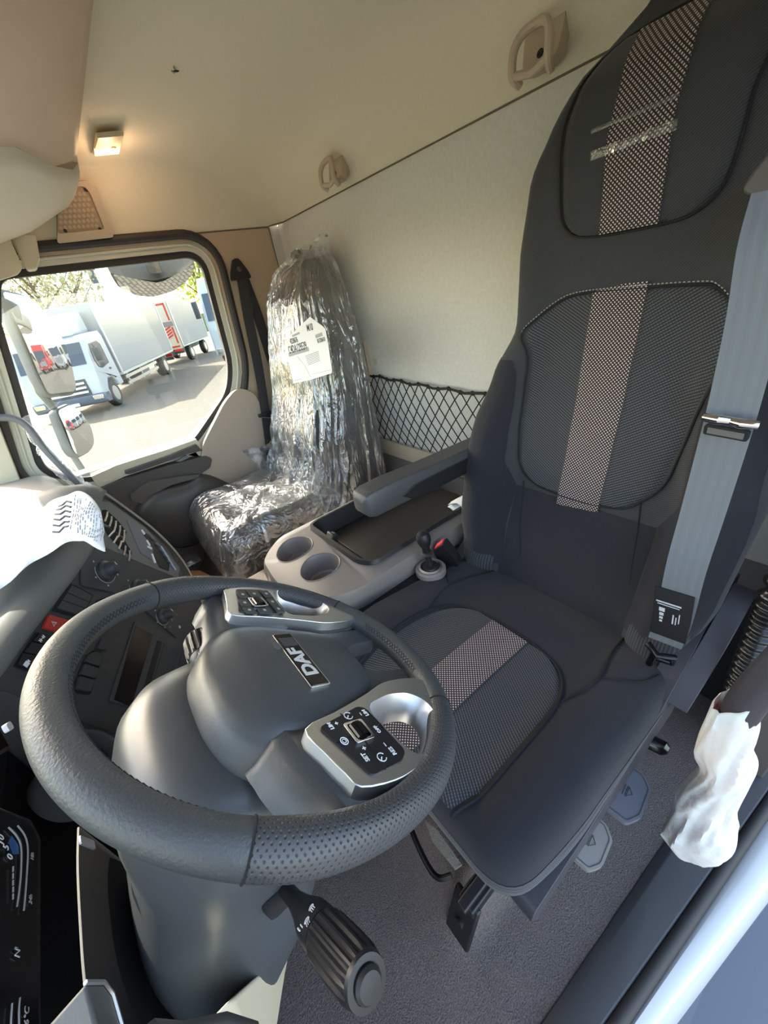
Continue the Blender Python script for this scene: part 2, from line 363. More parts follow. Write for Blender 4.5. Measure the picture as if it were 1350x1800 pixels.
# ================================================================== SETTING: cab shell
RX=1.97; RY=-1.0
def floor_h(x,y):
    z=0.0
    # raised seat platform
    px=sst(.16,.24,x)*(1-sst(.56,.6,x)*0); py=1-sst(-.2,-.08,y)
    z=max(z,.13*px*py)
    # engine tunnel
    t=sst(.56,.70,x)*(1-sst(1.22,1.34,x)); z=max(z,.30*t*(1-sst(.15,.45,y)*.4))
    # passenger platform
    p=sst(1.2,1.3,x)*(1-sst(-.28,-.2,y)); z=max(z,.10*p)
    return z+.0018*noise.noise((x*14,y*14,0))
g=G(); NX,NY=150,150
g.grid(lambda a,b:Vector((-.03+a*1.995,-.99+b*1.85,floor_h(-.03+a*1.995,-.99+b*1.85))),NX,NY)
floor=struct('floor',g,M['carpet'],angle=80)
# back wall: padded cloth, lower panel
g=G(); g.grid(lambda a,b:Vector((-.06+a*2.03,RY-.02*sst(0,.04,abs(0)) ,-.02+b*1.44)),2,2)
wb=sroot('wall_back',(0,RY,0))
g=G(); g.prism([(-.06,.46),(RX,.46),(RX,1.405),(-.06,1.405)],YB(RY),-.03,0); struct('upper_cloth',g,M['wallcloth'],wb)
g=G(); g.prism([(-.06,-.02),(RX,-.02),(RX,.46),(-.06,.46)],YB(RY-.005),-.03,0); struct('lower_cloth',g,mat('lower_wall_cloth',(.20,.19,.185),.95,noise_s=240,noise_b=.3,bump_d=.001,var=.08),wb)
g=G(); g.tube([Vector((-.06,RY+.004,1.407)),Vector((.6,RY+.004,1.407)),Vector((RX-.07,RY+.004,1.405)),Vector((RX-.012,RY+.05,1.403))],.0022,8); struct('seam',g,M['wallseam'],wb)
# storage recess frame with beige surround
bz=G(); outer=[(.5,.435),(1.5,.435),(1.5,.50),(1.468,.80),(1.445,.93),(1.425,.93),(1.43,.80)]
fr=YB(RY)
pts=fillet([(.48,.43),(1.475,.43),(1.535,.47),(1.46,.90),(1.43,.92),(1.425,.80),(1.47,.52),(1.44,.50),(.48,.50)],[0,.02,.03,.01,.0,.02,.03,.02,0])
bz.prism(pts,fr,-.005,.018); struct('shelf_trim',bz,M['beige'],wb,bevel=.004)
g=G(); g.lathe([(.001,.003),(.013,.003),(.013,-.001)],frame((1.391,RY+.001,.838),(1,0,0),(0,0,1)),20); struct('plug',g,M['cream'],wb)
# left (driver side) B pillar inner trim and rear lower trim behind the seat
wl=sroot('wall_left',(-.02,-.9,0))
g=G(); g.prism([(-1.0,-.02),(-.84,-.02),(-.72,.5),(-.70,.9),(-.62,1.62),(-1.0,1.62)],XF(.0),-.08,-.015); struct('pillar_trim',g,mat('pillar_dark_trim',(.10,.09,.085),.6),wl,bevel=.004)
g=G(); g.prism([(0,0.0),(.5,0.0),(.5,.36),(0,.36)],YB(RY+.0),0,.02); struct('lower_trim',g,M['black'],wl)
# ceiling / headliner
def rr_ring(ins,z,rc,n=10,dy=0,x0=-.05,x1=RX,y0=RY,y1=.36):
    a0,a1,b0,b1=x0+ins,x1-ins,y0+ins+dy,y1-ins*.3; pts=[]
    for cx,cy,s in ((a1-rc,b0+rc,-90),(a1-rc,b1-rc,0),(a0+rc,b1-rc,90),(a0+rc,b0+rc,180)):
        for k in range(n+1):
            t=math.radians(s+90*k/n); pts.append(Vector((cx+rc*math.cos(t),cy+rc*math.sin(t),z)))
    # extra points on the straights for a smooth fade
    out=[]
    for i,p in enumerate(pts):
        out.append(p); q=pts[(i+1)%len(pts)]
        if i%(n+1)==n:
            for k in range(1,12): out.append(p.lerp(q,k/12))
    return out
g=G()
rings=[rr_ring(i,z,rc,dy=dy) for i,z,rc,dy in ((0,1.402,.06,0),(.012,1.45,.085,.006),(.03,1.50,.11,.02),(.048,1.55,.13,.04),(.065,1.585,.16,.07),(.09,1.603,.19,.11),(.14,1.614,.24,.17),(.22,1.622,.3,.24),(.36,1.63,.3,.3),(.42,1.632,.2,.32))]
g.loft(rings,caps=(False,True))
# roof skin above keeps the weather out
cl=sroot('ceiling',(1,0,1.64)); struct('headliner',g,M['headliner'],cl,angle=80)
g=G(); g.box((.96,-.38,1.72),(2.16,1.46,.05)); struct('roof_skin',g,M['paint'],cl,bevel=.02)
g=G(); g.box((.96,.35,1.49),(2.1,.06,.42)); struct('roof_header',g,M['headliner'],cl)
# ceiling recess around the coat hooks
# ------------------------------------------------------------------ right wall (B pillar and lower trim)
wr=sroot('wall_right',(RX,-.8,0))
PX=1.968
bp=[(380,408),(466,402),(478,455),(505,560),(520,700),(520,860),(430,880),(440,700),(452,690),(448,610),(415,480),(396,445)]
pil=[(-.60,1.402),(-.955,1.402),(-.955,.0),(-.36,.0),(-.30,.45),(-.40,.60),(-.56,.76),(-.62,.80),(-.635,.9),(-.668,1.25),(-.66,1.33),(-.64,1.375)]
g=G(); g.prism(pil,XF(PX),0,.05); struct('pillar_trim',g,M['tan'],wr,bevel=.004)
g=G(); g.tube([Vector((PX-.002,-.952,1.402)),Vector((PX-.002,-.955,.9)),Vector((PX-.002,-.955,.1))],.002,8); struct('pillar_seam',g,M['wallseam'],wr)
g=G(); g.prism([(-1.04,0),(-.955,0),(-.955,1.402),(-1.04,1.402)],XF(PX),0,.05); struct('corner_cloth',g,M['wallcloth'],wr)
g=G(); g.prism([(-1.0,1.375),(.27,1.375),(.27,1.46),(-1.0,1.46)],XF(1.974),0,.04); struct('upper_filler',g,M['beige'],wr)
g=G(); g.tube([Vector((1.9665,-.95,1.402)),Vector((1.9665,-.5,1.402)),Vector((1.9665,-.1,1.402))],.0022,6); struct('header_seam',g,M['wallseam'],wr)
# lower beige pillar trim with rounded top
g=G(); lp=fillet([(-.28,.02),(-.28,.50),(-.335,.60),(-.50,.755),(-.58,.80),(-.645,.76),(-.70,.55),(-.78,.40),(-.9,.35),(-.9,.02)],[0,.03,.03,.05,.05,.05,.1,.05,0,0]); g.prism(lp,XF(PX-.03),0,.03); struct('lower_trim',g,M['greige'] if 0 else mat('pillar_lower_beige',(.40,.33,.265),.45,noise_s=500,noise_b=.15,bump_d=.0006),wr,bevel=.01,seg=4)
# ------------------------------------------------------------------ passenger door
glass_o=fillet([(-.622,1.327),(.05,1.325),(.115,1.2),(.245,.69),(.14,.612),(-.30,.612),(-.535,.785),(-.588,.9)],[.065,.03,.0,.05,.03,.06,.07,.1],8)
rub1=offset2(glass_o,.024); wht=offset2(glass_o,.062); rub2=offset2(glass_o,.088)
dr=sroot('door_1',(2.0,-.2,.3))
g=G(); g.plate(rub1,glass_o,XF(2.0),-.012,.012); struct('window_seal',g,M['rubber'],dr,bevel=.003)
g=G(); g.plate(wht,offset2(glass_o,.022),XF(2.0),-.022,.03); struct('window_frame',g,M['frame'],dr,bevel=.007,seg=3)
def seq(P,x,zc=.66):
    n=len(P); keep=[not(p[1]<zc and p[0]<.12) for p in P]; st=[i for i in range(n) if keep[i] and not keep[i-1]][0]; out=[]
    for k in range(n):
        i=(st+k)%n
        if not keep[i]: break
        out.append(Vector((x,P[i][0],P[i][1])))
    return out
g=G(); n_=len(rub2); g.tube(seq(offset2(glass_o,.076),1.968),.0165,10,up=(1,0,0)); struct('door_seal',g,M['rubber'],dr)
g=G(); g.tube(seq(offset2(glass_o,.043),1.974),.0045,8,up=(1,0,0)); struct('frame_groove',g,M['frame'],dr)
g=G(); g.prism([(-.85,-.3),(.75,-.3),(.75,.625),(.2,.625),(-.32,.625),(-.66,.82),(-.85,.82)],XF(2.02),0,.08); struct('door_skin',g,M['paint'],dr)
# upper sill trim (cream) with the small latch and the dark armrest
sill=yz([(160,838),(205,818),(300,788),(345,772),(358,790),(372,806),(330,800),(268,822),(218,838),(176,858),(168,850)],1.955)
g=G(); g.prism(sill,XF(1.955),0,.045); struct('sill_trim',g,M['cream'],dr,bevel=.003)
g=G(); g.prism(yz([(180,846),(202,838),(204,841),(183,849)],1.953),XF(1.950),0,.012); struct('latch',g,M['cream'],dr,bevel=.002)
g=G(); g.prism(yz([(220,828),(300,800),(345,781),(355,792),(330,798),(268,820),(228,833),(220,833)],1.94),XF(1.94),-.004,.02); struct('armrest_recess',g,M['doordark'],dr,bevel=.004)
g=G(); g.prism(yz([(308,812),(327,800),(333,804),(316,812)],1.935),XF(1.93),0,.014); struct('window_switch',g,M['bluegrey'],dr,bevel=.003)
up=fillet(yz([(172,861),(219,842),(300,817),(362,801),(373,806),(370,822),(352,834),(345,850),(400,930),(290,960),(200,960),(150,930)],1.93),.012)
g=G(); g.prism(up,XF(1.93),0,.06); struct('door_panel',g,M['doordark'],dr,bevel=.01,seg=4)
hd=fillet(yz([(228,868),(262,846),(320,836),(352,833),(344,840),(300,852),(260,872),(250,885),(232,880)],1.915),.01)
g=G(); g.prism(hd,XF(1.905),0,.03); struct('pull_handle',g,mat('door_handle_grey',(.085,.078,.073),.4),dr,bevel=.012,seg=4)
# bulging map pocket
pk=yz([(252,880),(275,864),(330,848),(352,836),(385,843),(425,868),(420,905),(395,935),(350,958),(315,966),(285,958),(255,930),(238,905)],1.90)
pk=[tuple(v) for v in smoothp(pk,4,True)]; cx=sum(p[0] for p in pk)/len(pk); cy=sum(p[1] for p in pk)/len(pk)
g=G(); rg=[]
for k,dx in ((1.0,1.94),(.98,1.91),(.93,1.89),(.85,1.878),(.65,1.868),(.3,1.86),(.02,1.858)): rg.append([Vector((dx,cx+(p[0]-cx)*k,cy+(p[1]-cy)*k)) for p in pk])
g.loft(rg,caps=(False,True)); struct('map_pocket',g,M['doordark'],dr,angle=70)
g=G(); g.prism([(-.95,0),(.8,0),(.8,.35),(-.95,.35)],XF(1.965),0,.02); struct('lower_panel',g,M['greige'],dr)
win=sroot('window_1',(2.0,-.2,.97)); g=G(); g.prism(glass_o,XF(1.999),0,.003); struct('pane',g,M['glass'],win)
# ------------------------------------------------------------------ front: A pillar, windscreen, cowl
tr=sroot('trim_1',(1.93,.35,1.1))
g=G(); g.prism([(.175,1.40),(.34,.60),(.43,.60),(.29,1.30),(.28,1.45)],XF(1.93),0,.05); struct('pillar_trim',g,M['cream'],tr,bevel=.008)
g=G(); g.prism([(.27,1.45),(.28,1.36),(.34,1.36),(.36,1.45)],XF(1.99),0,.03); struct('corner_panel',g,M['frame'],tr)
tl=sroot('trim_2',(-.03,.7,1.1)); g=G(); g.prism([(.25,1.6),(.45,.6),(.62,.55),(.38,1.6)],XF(-.05),0,.06); struct('left_pillar_trim',g,M['cream'],tl)
wi=sroot('window_2',(1,.8,1.1)); g=G(); g.prism([(0,.0),(1.96,.0),(1.96,.72),(0,.72)],(Vector((0,.62,.66)),Vector((1,0,0)),Vector((0,-.5,1)).normalized(),Vector((0,-1,-.5)).normalized()),0,.004); 
struct('windscreen_pane',g,M['glass'],wi)
wf=sroot('wall_front',(1,.95,.3)); g=G(); g.box((.97,.64,.2),(2.1,.04,1.1)); struct('bulkhead',g,M['black'],wf)
g=G(); g.prism([(.30,.5),(.62,.5),(.62,0),(.35,0)],XF(-.08),0,.03); struct('left_kick_panel',g,M['black'],wf)
# ------------------------------------------------------------------ door sill (driver side)
ts=sroot('trim_3',(-.05,-.4,0)); SK=lambda y:.118*(y+.23)
g=G(); g.loft([[Vector((.034+SK(y)*.6,y,.002)),Vector((.018+SK(y)*.6,y,.014)),Vector((-.026+SK(y),y,.016)),Vector((-.032+SK(y),y,-.02)),Vector((.03,y,-.03))] for y in (-1.0,-.7,-.5,-.3,0,.4,.9)]); struct('sill_plate',g,M['dark'],ts,bevel=.003)
g=G(); g.tube([(-.038+SK(y),y,.008) for y in (-1.1,-.5,0,.9)],.0115,12); struct('sill_seal',g,M['rubber'],ts)
g=G(); g.loft([[Vector((SK(y)-.046+(a+.046)*(1-1.3*(y+.23)),y,b)) for a,b in ((-.046,.0),(-.053,.008),(-.066,.006),(-.078,-.004),(-.086,-.02),(-.088,-.07),(-.07,-.12),(-.046,-.06))] for y in (-1.3,-.6,0,.9)]); struct('painted_sill',g,M['paint'],ts,angle=50)
g=G(); g.box((-.30,-.2,-.38),(.38,2.2,.03)); struct('entry_step',g,M['bluegrey'],ts,bevel=.006)
g=G(); g.box((-.11,-.2,-.25),(.03,2.2,.28)); struct('step_riser',g,M['bluegrey'],ts)
g=G(); g.box((-.05,-1.02,.75),(.12,.06,1.9)); struct('outer_pillar',g,M['paint'],ts)
g=G(); g.box((.95,-1.08,.5),(2.2,.04,2.3)); struct('cab_rear_skin',g,M['paint'],wb)
g=G(); g.box((.95,0,-.06),(2.0,2.0,.04)); struct('cab_underside',g,M['black'],ts)
# ------------------------------------------------------------------ overhead locker above the windscreen
tr4=sroot('trim_4',(.9,.1,1.45))
XC=lambda y:max(.98,min(1.45,1.43-3.1*(y+.2)))  # slanted cut where the shelf's painted shade meets its painted light
def sec(x,dz=0,sy=1):
    P=[(-.17,1.66),(-.235,1.60),(-.243,1.53),(-.236,1.49),(-.218,1.476),(-.17,1.455),(-.09,1.42),(.05,1.385),(.20,1.33),(.30,1.285),(.335,1.29),(.32,1.66)]  # unseen front lip set low to keep sun off the steering wheel
    return [Vector(((XC(y)+x if x<.1 and x>-.05 else x),y if y>.25 else y*sy,z+(dz if z<1.6 else 0))) for y,z in P]
g=G(); g.loft([sec(-.1,.012),sec(.4,.012),sec(.9,.012),sec(-.03,.008),sec(0,.0)]); struct('overhead_shelf',g,mat('shelf_shaded_tan',(.62,.48,.35),.5,noise_s=500,noise_b=.15,bump_d=.0006),tr4,angle=60)  # near part: shade put into the colour as a browner tone
g=G(); g.loft([sec(.002,.0),sec(.03,-.010),sec(.07,-.014),sec(1.56,-.012),sec(1.70,-.008),sec(1.80,-.004,.98),sec(1.845,.012,.92),sec(1.87,.05,.8)]); struct('shelf_end',g,mat('shelf_lit_cream',(.60,.55,.43),.5,noise_s=500,noise_b=.15,bump_d=.0006),tr4,angle=60)  # far part of the same shelf: brighter light put into the colour
g=G(); g.prism(fillet([(.07,1.418),(-.03,1.42),(-.022,1.335),(.0,1.318),(.10,1.30)],[0,.01,.02,.01,0]),XF(1.84),0,.02); sv=obj('sun_visor',g,M['cream'],bevel=.004); tag(sv,'cream sun visor tip hanging at the top left pillar above the window','sun visor')
g=G(); g.prism([(-.03,1.44),(-.10,1.42),(-.08,1.36),(-.055,1.33),(-.03,1.33)],XF(1.87),0,.06); struct('pillar_cap',g,M['cream'],tr4,bevel=.006)
# insect on ceiling
g=G(); P0=at(309,121,z=1.622); g.tube([P0+Vector((0,-.006,-.003)),P0+Vector((0,0,-.004)),P0+Vector((.004,.007,-.003))],[.0012,.0022,.0008],8)
for s_ in(-1,1):
    for k in (-.003,0,.003): g.tube([P0+Vector((k,0,-.003)),P0+Vector((k+.006*s_,.004,-.005)),P0+Vector((k+.010*s_,.008,0))],.0004,5)
tag(obj('insect',g,M['black']),'tiny dark insect sitting on the beige ceiling','insect')
# ------------------------------------------------------------------ interior lamp
lc=at(192,256,z=1.60); L0=thing('ceiling_lamp',lc,'small cream interior lamp glowing warm on the ceiling near the overhead shelf','lamp')
fr=frame((lc.x,lc.y,1.606),(0,1,0),(1,0,0))   # u=Y, v=X, w=-Z
fr=(fr[0],fr[1],fr[2],Vector((0,0,-1)))
A=[(at(a,b,z=1.60).y-lc.y,at(a,b,z=1.60).x-lc.x) for a,b in ((172,241),(217,237),(212,257),(210,271),(167,275),(166,262))]
g=G(); g.prism(offset2([A[0],A[1],A[3],A[4]],.002),fr,-.004,.004); obj('housing',g,M['cream'],L0,bevel=.002)
hi=fillet([A[0],A[1],(A[2][0]*.9,A[2][1]-.004),((A[2][0]+A[5][0])/2,A[2][1]+.022),(A[5][0],A[5][1])],.004)
g=G(); g.prism(hi,fr,.002,.008); obj('switch_cover',g,M['cream'],L0,bevel=.004,seg=3)
lo=[(A[5][0],A[5][1]+.002),((A[2][0]+A[5][0])/2,A[2][1]+.024),(A[2][0],A[2][1]+.004),A[3],A[4]]
g=G(); g.prism(lo,fr,.002,.006); obj('lens',g,M['lamp'],L0,bevel=.002,label='glowing peach lens')
mid=((A[3][0]+A[4][0])/2,(A[2][1]+A[3][1])/2+.004)
g=G(); g.prism(rrect(mid[0]+.002,mid[1],.03,.014,.005),fr,.005,.0068); obj('bulb',g,M['bulb'],L0)
g=G(); g.lathe([(.007,.002),(.007,.011),(.001,.013)],(fr[0]+fr[1]*(A[2][0]*.35)+fr[2]*(A[2][1]+.003),fr[1],fr[2],fr[3]),14); obj('knob',g,M['beige'],L0)
ll=bpy.data.lights.new('lamp_light','POINT'); ll.energy=.16; ll.color=(1,.6,.35); ll.shadow_soft_size=.02; lo_=bpy.data.objects.new('lamp_light',ll); col.objects.link(lo_); lo_.parent=L0; lo_.location=(0.02,.0,-.05)
# ------------------------------------------------------------------ speaker grille
sg=thing('speaker_grille',at(150,370,x=1.905),'beige honeycomb speaker cover above the passenger window','speaker cover')
out=fillet(yz([(100,322),(158,316),(170,328),(200,417),(104,428)],1.90),[.01,.02,.02,.01,.01])
nrm=Vector((1,0,.35)).normalized()
def tilt(pts,x0,z0=1.40): # follow the leaning headliner
    return pts
SO=Vector((1.955,0,1.40)); SV=Vector((-.065,0,.19)).normalized(); SF=(SO,Vector((0,1,0)),SV,Vector((0,1,0)).cross(SV))
def sp2(px,py):
    q=onp(px,py,SO,SF[3]); return ((q-SO).dot(SF[1]),(q-SO).dot(SF[2]))
sgn=-1 if SF[3].x>0 else 1
out=fillet([sp2(*p) for p in ((100,322),(152,316),(168,326),(199,416),(100,427))],[.01,.02,.02,.01,.01])
inn=fillet([sp2(*p) for p in ((100,334),(146,326),(157,338),(183,402),(100,410))],[.01,.015,.015,.01,.01])
g=G(); g.plate(out,inn,SF,sgn*-.004,sgn*.012); obj('rim',g,M['beige'],sg,bevel=.004)
g=G(); g.prism(inn,SF,sgn*-.004,sgn*.006); obj('mesh_plate',g,mat('grille_tan',(.33,.25,.165),.6),sg)
g=G()
mnx=min(p[0] for p in inn); mxx=max(p[0] for p in inn); mny=min(p[1] for p in inn); mxy=max(p[1] for p in inn)
def inside(p,poly):
    c=False
    for i in range(len(poly)):
        a,b=poly[i-1],poly[i]
        if (a[1]>p[1])!=(b[1]>p[1]) and p[0]<(b[0]-a[0])*(p[1]-a[1])/(b[1]-a[1])+a[0]: c=not c
    return c
small=offset2(inn,-.009)
for j in range(12):
    for i in range(16):
        p=(mnx+i*.0135+(j%2)*.0068,mny+j*.0145)
        if inside(p,small): 
            ring=[(p[0]+.0058*math.cos(k*math.pi/3),p[1]+.0058*math.sin(k*math.pi/3)) for k in range(6)]
            g.prism(ring,SF,sgn*.005,sgn*.0075)
obj('honeycomb',g,mat('grille_light',(.43,.34,.235),.6),sg)
for px in ((150,333),(175,402),(114,405)):
    p=sp2(*px); g=G(); g.lathe([(.001,sgn*.0085),(.0055,sgn*.0085),(.0055,sgn*.004)],(SO+SF[1]*p[0]+SF[2]*p[1],SF[1],SF[2],SF[3]),14); obj('screw',g,M['black'],sg)
# ------------------------------------------------------------------ coat hooks on the back wall
def hook(px,py,sc,label):
    c=at(px,py,y=-.965); t=thing('coat_hook',c,label,'coat hook','beige coat hooks on the rear headliner')
    fr=frame(c,(1,0,0),(0,-.28,1)); fr=(fr[0],fr[1],fr[2],-fr[3] if fr[3].y<0 else fr[3])
    P=lambda a:[(x*sc,y*sc) for x,y in a]
    plate=fillet(P([(-.040,-.050),(.040,-.050),(.046,.01),(.038,.07),(.0,.086),(-.038,.07),(-.046,.01)]),.02*sc)
    g=G(); g.prism(plate,fr,-.02,.006); obj('back_plate',g,M['beige'],t,bevel=.004,seg=3)
    for yy in (.042,-.030):
        g=G(); g.lathe([(.0075*sc,.004),(.0075*sc,.0075),(.0045*sc,.0075),(.003*sc,.0065),(.0005,.0065)],(fr[0]+fr[2]*yy*sc,fr[1],fr[2],fr[3]),16); obj('screw',g,M['black'],t)
    W=lambda x,y,z:fr[0]+fr[1]*x*sc+fr[2]*(y-.026)*sc+fr[3]*z*sc
    path=smoothp([W(-.036,-.045,.012),W(-.042,-.035,.035),W(-.04,.0,.043),W(-.026,.022,.040),(W(0,.030,.034)),W(.026,.022,.040),W(.04,0,.043),W(.042,-.035,.035),W(.036,-.045,.012)],5)
    g=G(); g.tube(path,.0085*sc,10); obj('loop',g,M['beige'],t)
    g=G(); g.tube([W(-.042,-.035,.033),W(0,-.042,.026),W(.042,-.035,.033)],.008*sc,10); obj('crossbar',g,M['beige'],t)
hook(592,288,.92,'beige coat hook on the rear headliner above the wrapped passenger seat')
hook(958,62,.92,'beige coat hook at the top of the picture beside the driver headrest')
# ------------------------------------------------------------------ storage net
g=G(); NYp=RY+.010
TL,TR,BL,BR=Vector((1.452,NYp,.785)),Vector((.60,NYp,.76)),Vector((1.455,NYp,.50)),Vector((.60,NYp,.50))
def npt(a,b):
    t=TL.lerp(TR,a)+Vector((0,.025*math.sin(math.pi*min(1,max(0,a))),-.004*math.sin(a*40))); q=BL.lerp(BR,a); r_=q.lerp(t,b); r_.y+=.012*math.sin(math.pi*b); return r_
nc=17; sl_=.19
for i in range(-4,nc+1):
    for s_ in (1,-1):
        pth=[]
        for k in range(9):
            b=k/8; a=(i+(4*b if s_>0 else 4*(1-b)))/nc*1.0
            if 0<=a<=1: pth.append(npt(a,b)+Vector((0,s_*.0012,0)))
        if len(pth)>1: g.tube(pth,.0021,6)
g.tube([npt(k/24,1) for k in range(25)],.0045,8); g.tube([npt(0,k/6) for k in range(7)],.003,6)
for i in range(nc+1): g.tube([npt(i/nc,1)+Vector((.008*math.cos(t),0,.008*math.sin(t)*.8)) for t in [j*2*math.pi/8 for j in range(9)]],.0022,5)
sn=obj('storage_net',g,M['net']); tag(sn,'black diamond mesh storage net on the rear wall between the two seats','net')
# ================================================================== SEATS
BK_HW=[(.34,.235),(.42,.262),(.55,.285),(.70,.29),(.80,.277),(.90,.247),(.98,.216),(1.04,.218),(1.12,.222),(1.22,.207),(1.30,.176),(1.35,.140),(1.385,.10),(1.41,.06)]
BK_Y=[(.34,-.655),(.42,-.675),(.50,-.700),(.647,-.739),(.758,-.762),(.869,-.783),(1.03,-.803),(1.13,-.812),(1.25,-.808),(1.33,-.835),(1.40,-.895)]
BK_B=[(.34,.02),(.45,.055),(.6,.075),(.75,.07),(.88,.045),(1.0,.015),(1.1,.012),(1.3,.0)]
BK_T=[(.34,.10),(.5,.14),(.8,.15),(1.1,.13),(1.3,.12),(1.42,.06)]
class Back:
    def __init__(s,cx,dy=0,kw=1.0,kz=1.0): s.cx,s.dy,s.kw,s.kz=cx,dy,kw,kz
    def hw(s,z): return lerp_tab(BK_HW,z)*s.kw
    def y(s,x,z):
        h=s.hw(z); q=abs(x-s.cx)/h; b=lerp_tab(BK_B,z)*sst(.52,.80,q); e=0
        if q>.84: t=min(1,(q-.84)/.16); e=.055*(1-math.sqrt(max(0,1-t*t)))
        return lerp_tab(BK_Y,z)+s.dy+b-e
    def body(s):
        rings=[]; n=34; uv=[]
        zs=[.335+(1.405-.335)*i/60 for i in range(61)]
        for i,z in enumerate(zs):
            h=s.hw(z); th=lerp_tab(BK_T,z); r=[]
            for k in range(n+1):
                q=-1+2*k/n; q=math.copysign(abs(q)**.8,q); x=s.cx+h*q; r.append(Vector((x,s.y(x,z),z)))
            yb=lerp_tab(BK_Y,z)+s.dy-th
            for q in (.97,.85,.5,0,-.5,-.85,-.97): r.append(Vector((s.cx+h*q,yb+(.03 if abs(q)>.9 else 0),z)))
            if i in (0,60):
                c=Vector((s.cx,yb+th/2,z)); r2=[c+(p-c)*.82+Vector((0,0,-.012 if i==0 else .015)) for p in r]
                if i==0: rings.append(r2); uv+=[(p.x-s.cx,z) for p in r2]
                rings.append(r); uv+=[(p.x-s.cx,z) for p in r]
                if i==60: rings.append(r2); uv+=[(p.x-s.cx,z) for p in r2]
            else: rings.append(r); uv+=[(p.x-s.cx,z) for p in r]
        rings=[[Vector((p.x,p.y,.335+(p.z-.335)*s.kz)) for p in r] for r in rings]
        return G().loft(rings,uv=uv)
    def patch(s,poly,off=.0035,nu=20,nz=40,edge=True):
        """panel following the front surface inside a (x,z) outline"""
        z0=min(p[1] for p in poly); z1=max(p[1] for p in poly); g=G(); vs=[];uv=[];fs=[]
        for j in range(nz+1):
            z=z0+(z1-z0)*(.004+.992*j/nz); xs=[]
            for i in range(len(poly)):
                a,b=poly[i-1],poly[i]
                if (a[1]>z)!=(b[1]>z): xs.append(a[0]+(b[0]-a[0])*(z-a[1])/(b[1]-a[1]))
            xa,xb=min(xs),max(xs)
            for i in range(nu+1):
                x=xa+(xb-xa)*i/nu; u=i/nu; d=off
                if edge and (i in(0,nu) or j in(0,nz)): d=-.004
                vs.append(Vector((x,s.y(x,z)+d,z))); uv.append((x-s.cx,z))
        for j in range(nz):
            for i in range(nu): a=j*(nu+1)+i; fs.append((a,a+1,a+nu+2,a+nu+1))
        return g.add(vs,fs,uv)
    def line(s,pts,r=.0016,off=.003,closed=False,g=None,n=6,dash=0):
        g=g or G(); P=smoothp([(p[0],p[1],0) for p in pts],n,closed); Q=[Vector((p.x,s.y(p.x,p.y)+off,p.y)) for p in P]
        if dash:
            # resample as stitches
            acc=0; seg=[]; L=[Q[0]]
            out=[]; d=0; cur=[Q[0]]
            R_=[]; 
            for a,b in zip(Q,Q[1:]):
                m=max(1,int((b-a).length/.001)); R_+= [a.lerp(b,k/m) for k in range(m)]
            k=0; per=int(dash*1000)
            while k+per<len(R_): g.tube([R_[k],R_[k+per//2],R_[k+int(per*.65)]],r,5); k+=per
        else: g.tube(Q,r,6,closed=closed)
        return g
def px_back(B,pxs,y=-.785):
    out=[]
    for a,b in pxs:
        yy=y
        for _ in range(6):
            q=at(a,b,y=yy); yy=B.y(q.x,max(.36,min(1.4,q.z))) if abs(q.x-B.cx)<B.hw(q.z) else yy
        out.append((q.x,q.z))
    return out
CXS=.362
B=Back(CXS)
seat=thing('driver_seat',(CXS,-.4,.13),'dark grey cloth driver seat with dotted centre stripe behind the steering wheel','seat')
obj('backrest',B.body(),[M['seatrib']],seat,angle=60)
# lower part of the backrest is plain cloth: separate panels
ins=px_back(B,[(918,590),(935,568),(1000,522),(1105,508),(1225,500),(1262,505),(1306,548),(1290,600),(1262,660),(1225,730),(1195,800),(1168,852),(1130,880),(1090,893),(1020,880),(945,852),(915,815),(910,760),(920,700),(928,645),(926,615)])
def sym(poly): return poly
insm=[tuple(v) for v in smoothp(ins,4,True)]
g=B.patch(insm,.004,24,50); obj('centre_insert',g,M['insert'],seat,angle=80,label='ribbed grey insert')
sb=px_back(B,[(1045,512),(1140,507),(1052,892),(980,868)])
sw=.0455
cxs=CXS
g=B.patch([(cxs-sw,.635),(cxs+sw,.625),(cxs+sw,1.048),(cxs-sw,1.052)],.0052,8,50,edge=False); obj('centre_stripe',g,M['stripe'],seat,label='mauve dotted stripe')
g=G(); B.line(ins,.0022,.0035,True,g); 
# vertical seams lower backrest
hp=px_back(B,[(985,205),(978,250),(984,340),(992,385),(1020,411),(1060,413),(1110,406),(1160,390),(1215,358),(1262,312),(1300,250),(1335,150),(1352,60)])
xl=min(p[0] for p in hp)
hp2=[(.492,1.30),(.488,1.25),(.485,1.19),(.478,1.155),(.455,1.134),(.42,1.127),(.362,1.125),(.30,1.127),(.27,1.134),(.246,1.155),(.236,1.19),(.232,1.25),(.228,1.30),(.252,1.345),(.29,1.372),(.362,1.38),(.435,1.372),(.472,1.345)]
hpm=[tuple(v) for v in smoothp(hp2,4,True)]
lw=[(.50,.62),(.52,.50)]
l1=px_back(B,[(921,845),(916,905),(914,975)]); l2=px_back(B,[(1127,883),(1118,950),(1110,1000),(1105,1052)])
B.line(l1,.0016,.001,False,g); B.line(l2,.0016,.001,False,g)
B.line(hp2,.002,.004,True,g)
sh=[(CXS-.212,.985),(CXS-.20,1.0),(CXS-.175,1.03)]
obj('backrest_seams',g,M['seam'],seat)
st=px_back(B,[(919,583),(938,562),(1000,518),(1105,503),(1225,494),(1264,499),(1306,542)])
g=G(); B.line(st,.0009,.005,False,g,dash=.006); obj('stitching',g,M['thread'],seat,label='pale dashed stitching')
g=B.patch(hpm,.010,24,40); obj('headrest_pad',g,M['seatrib'],seat,angle=80)
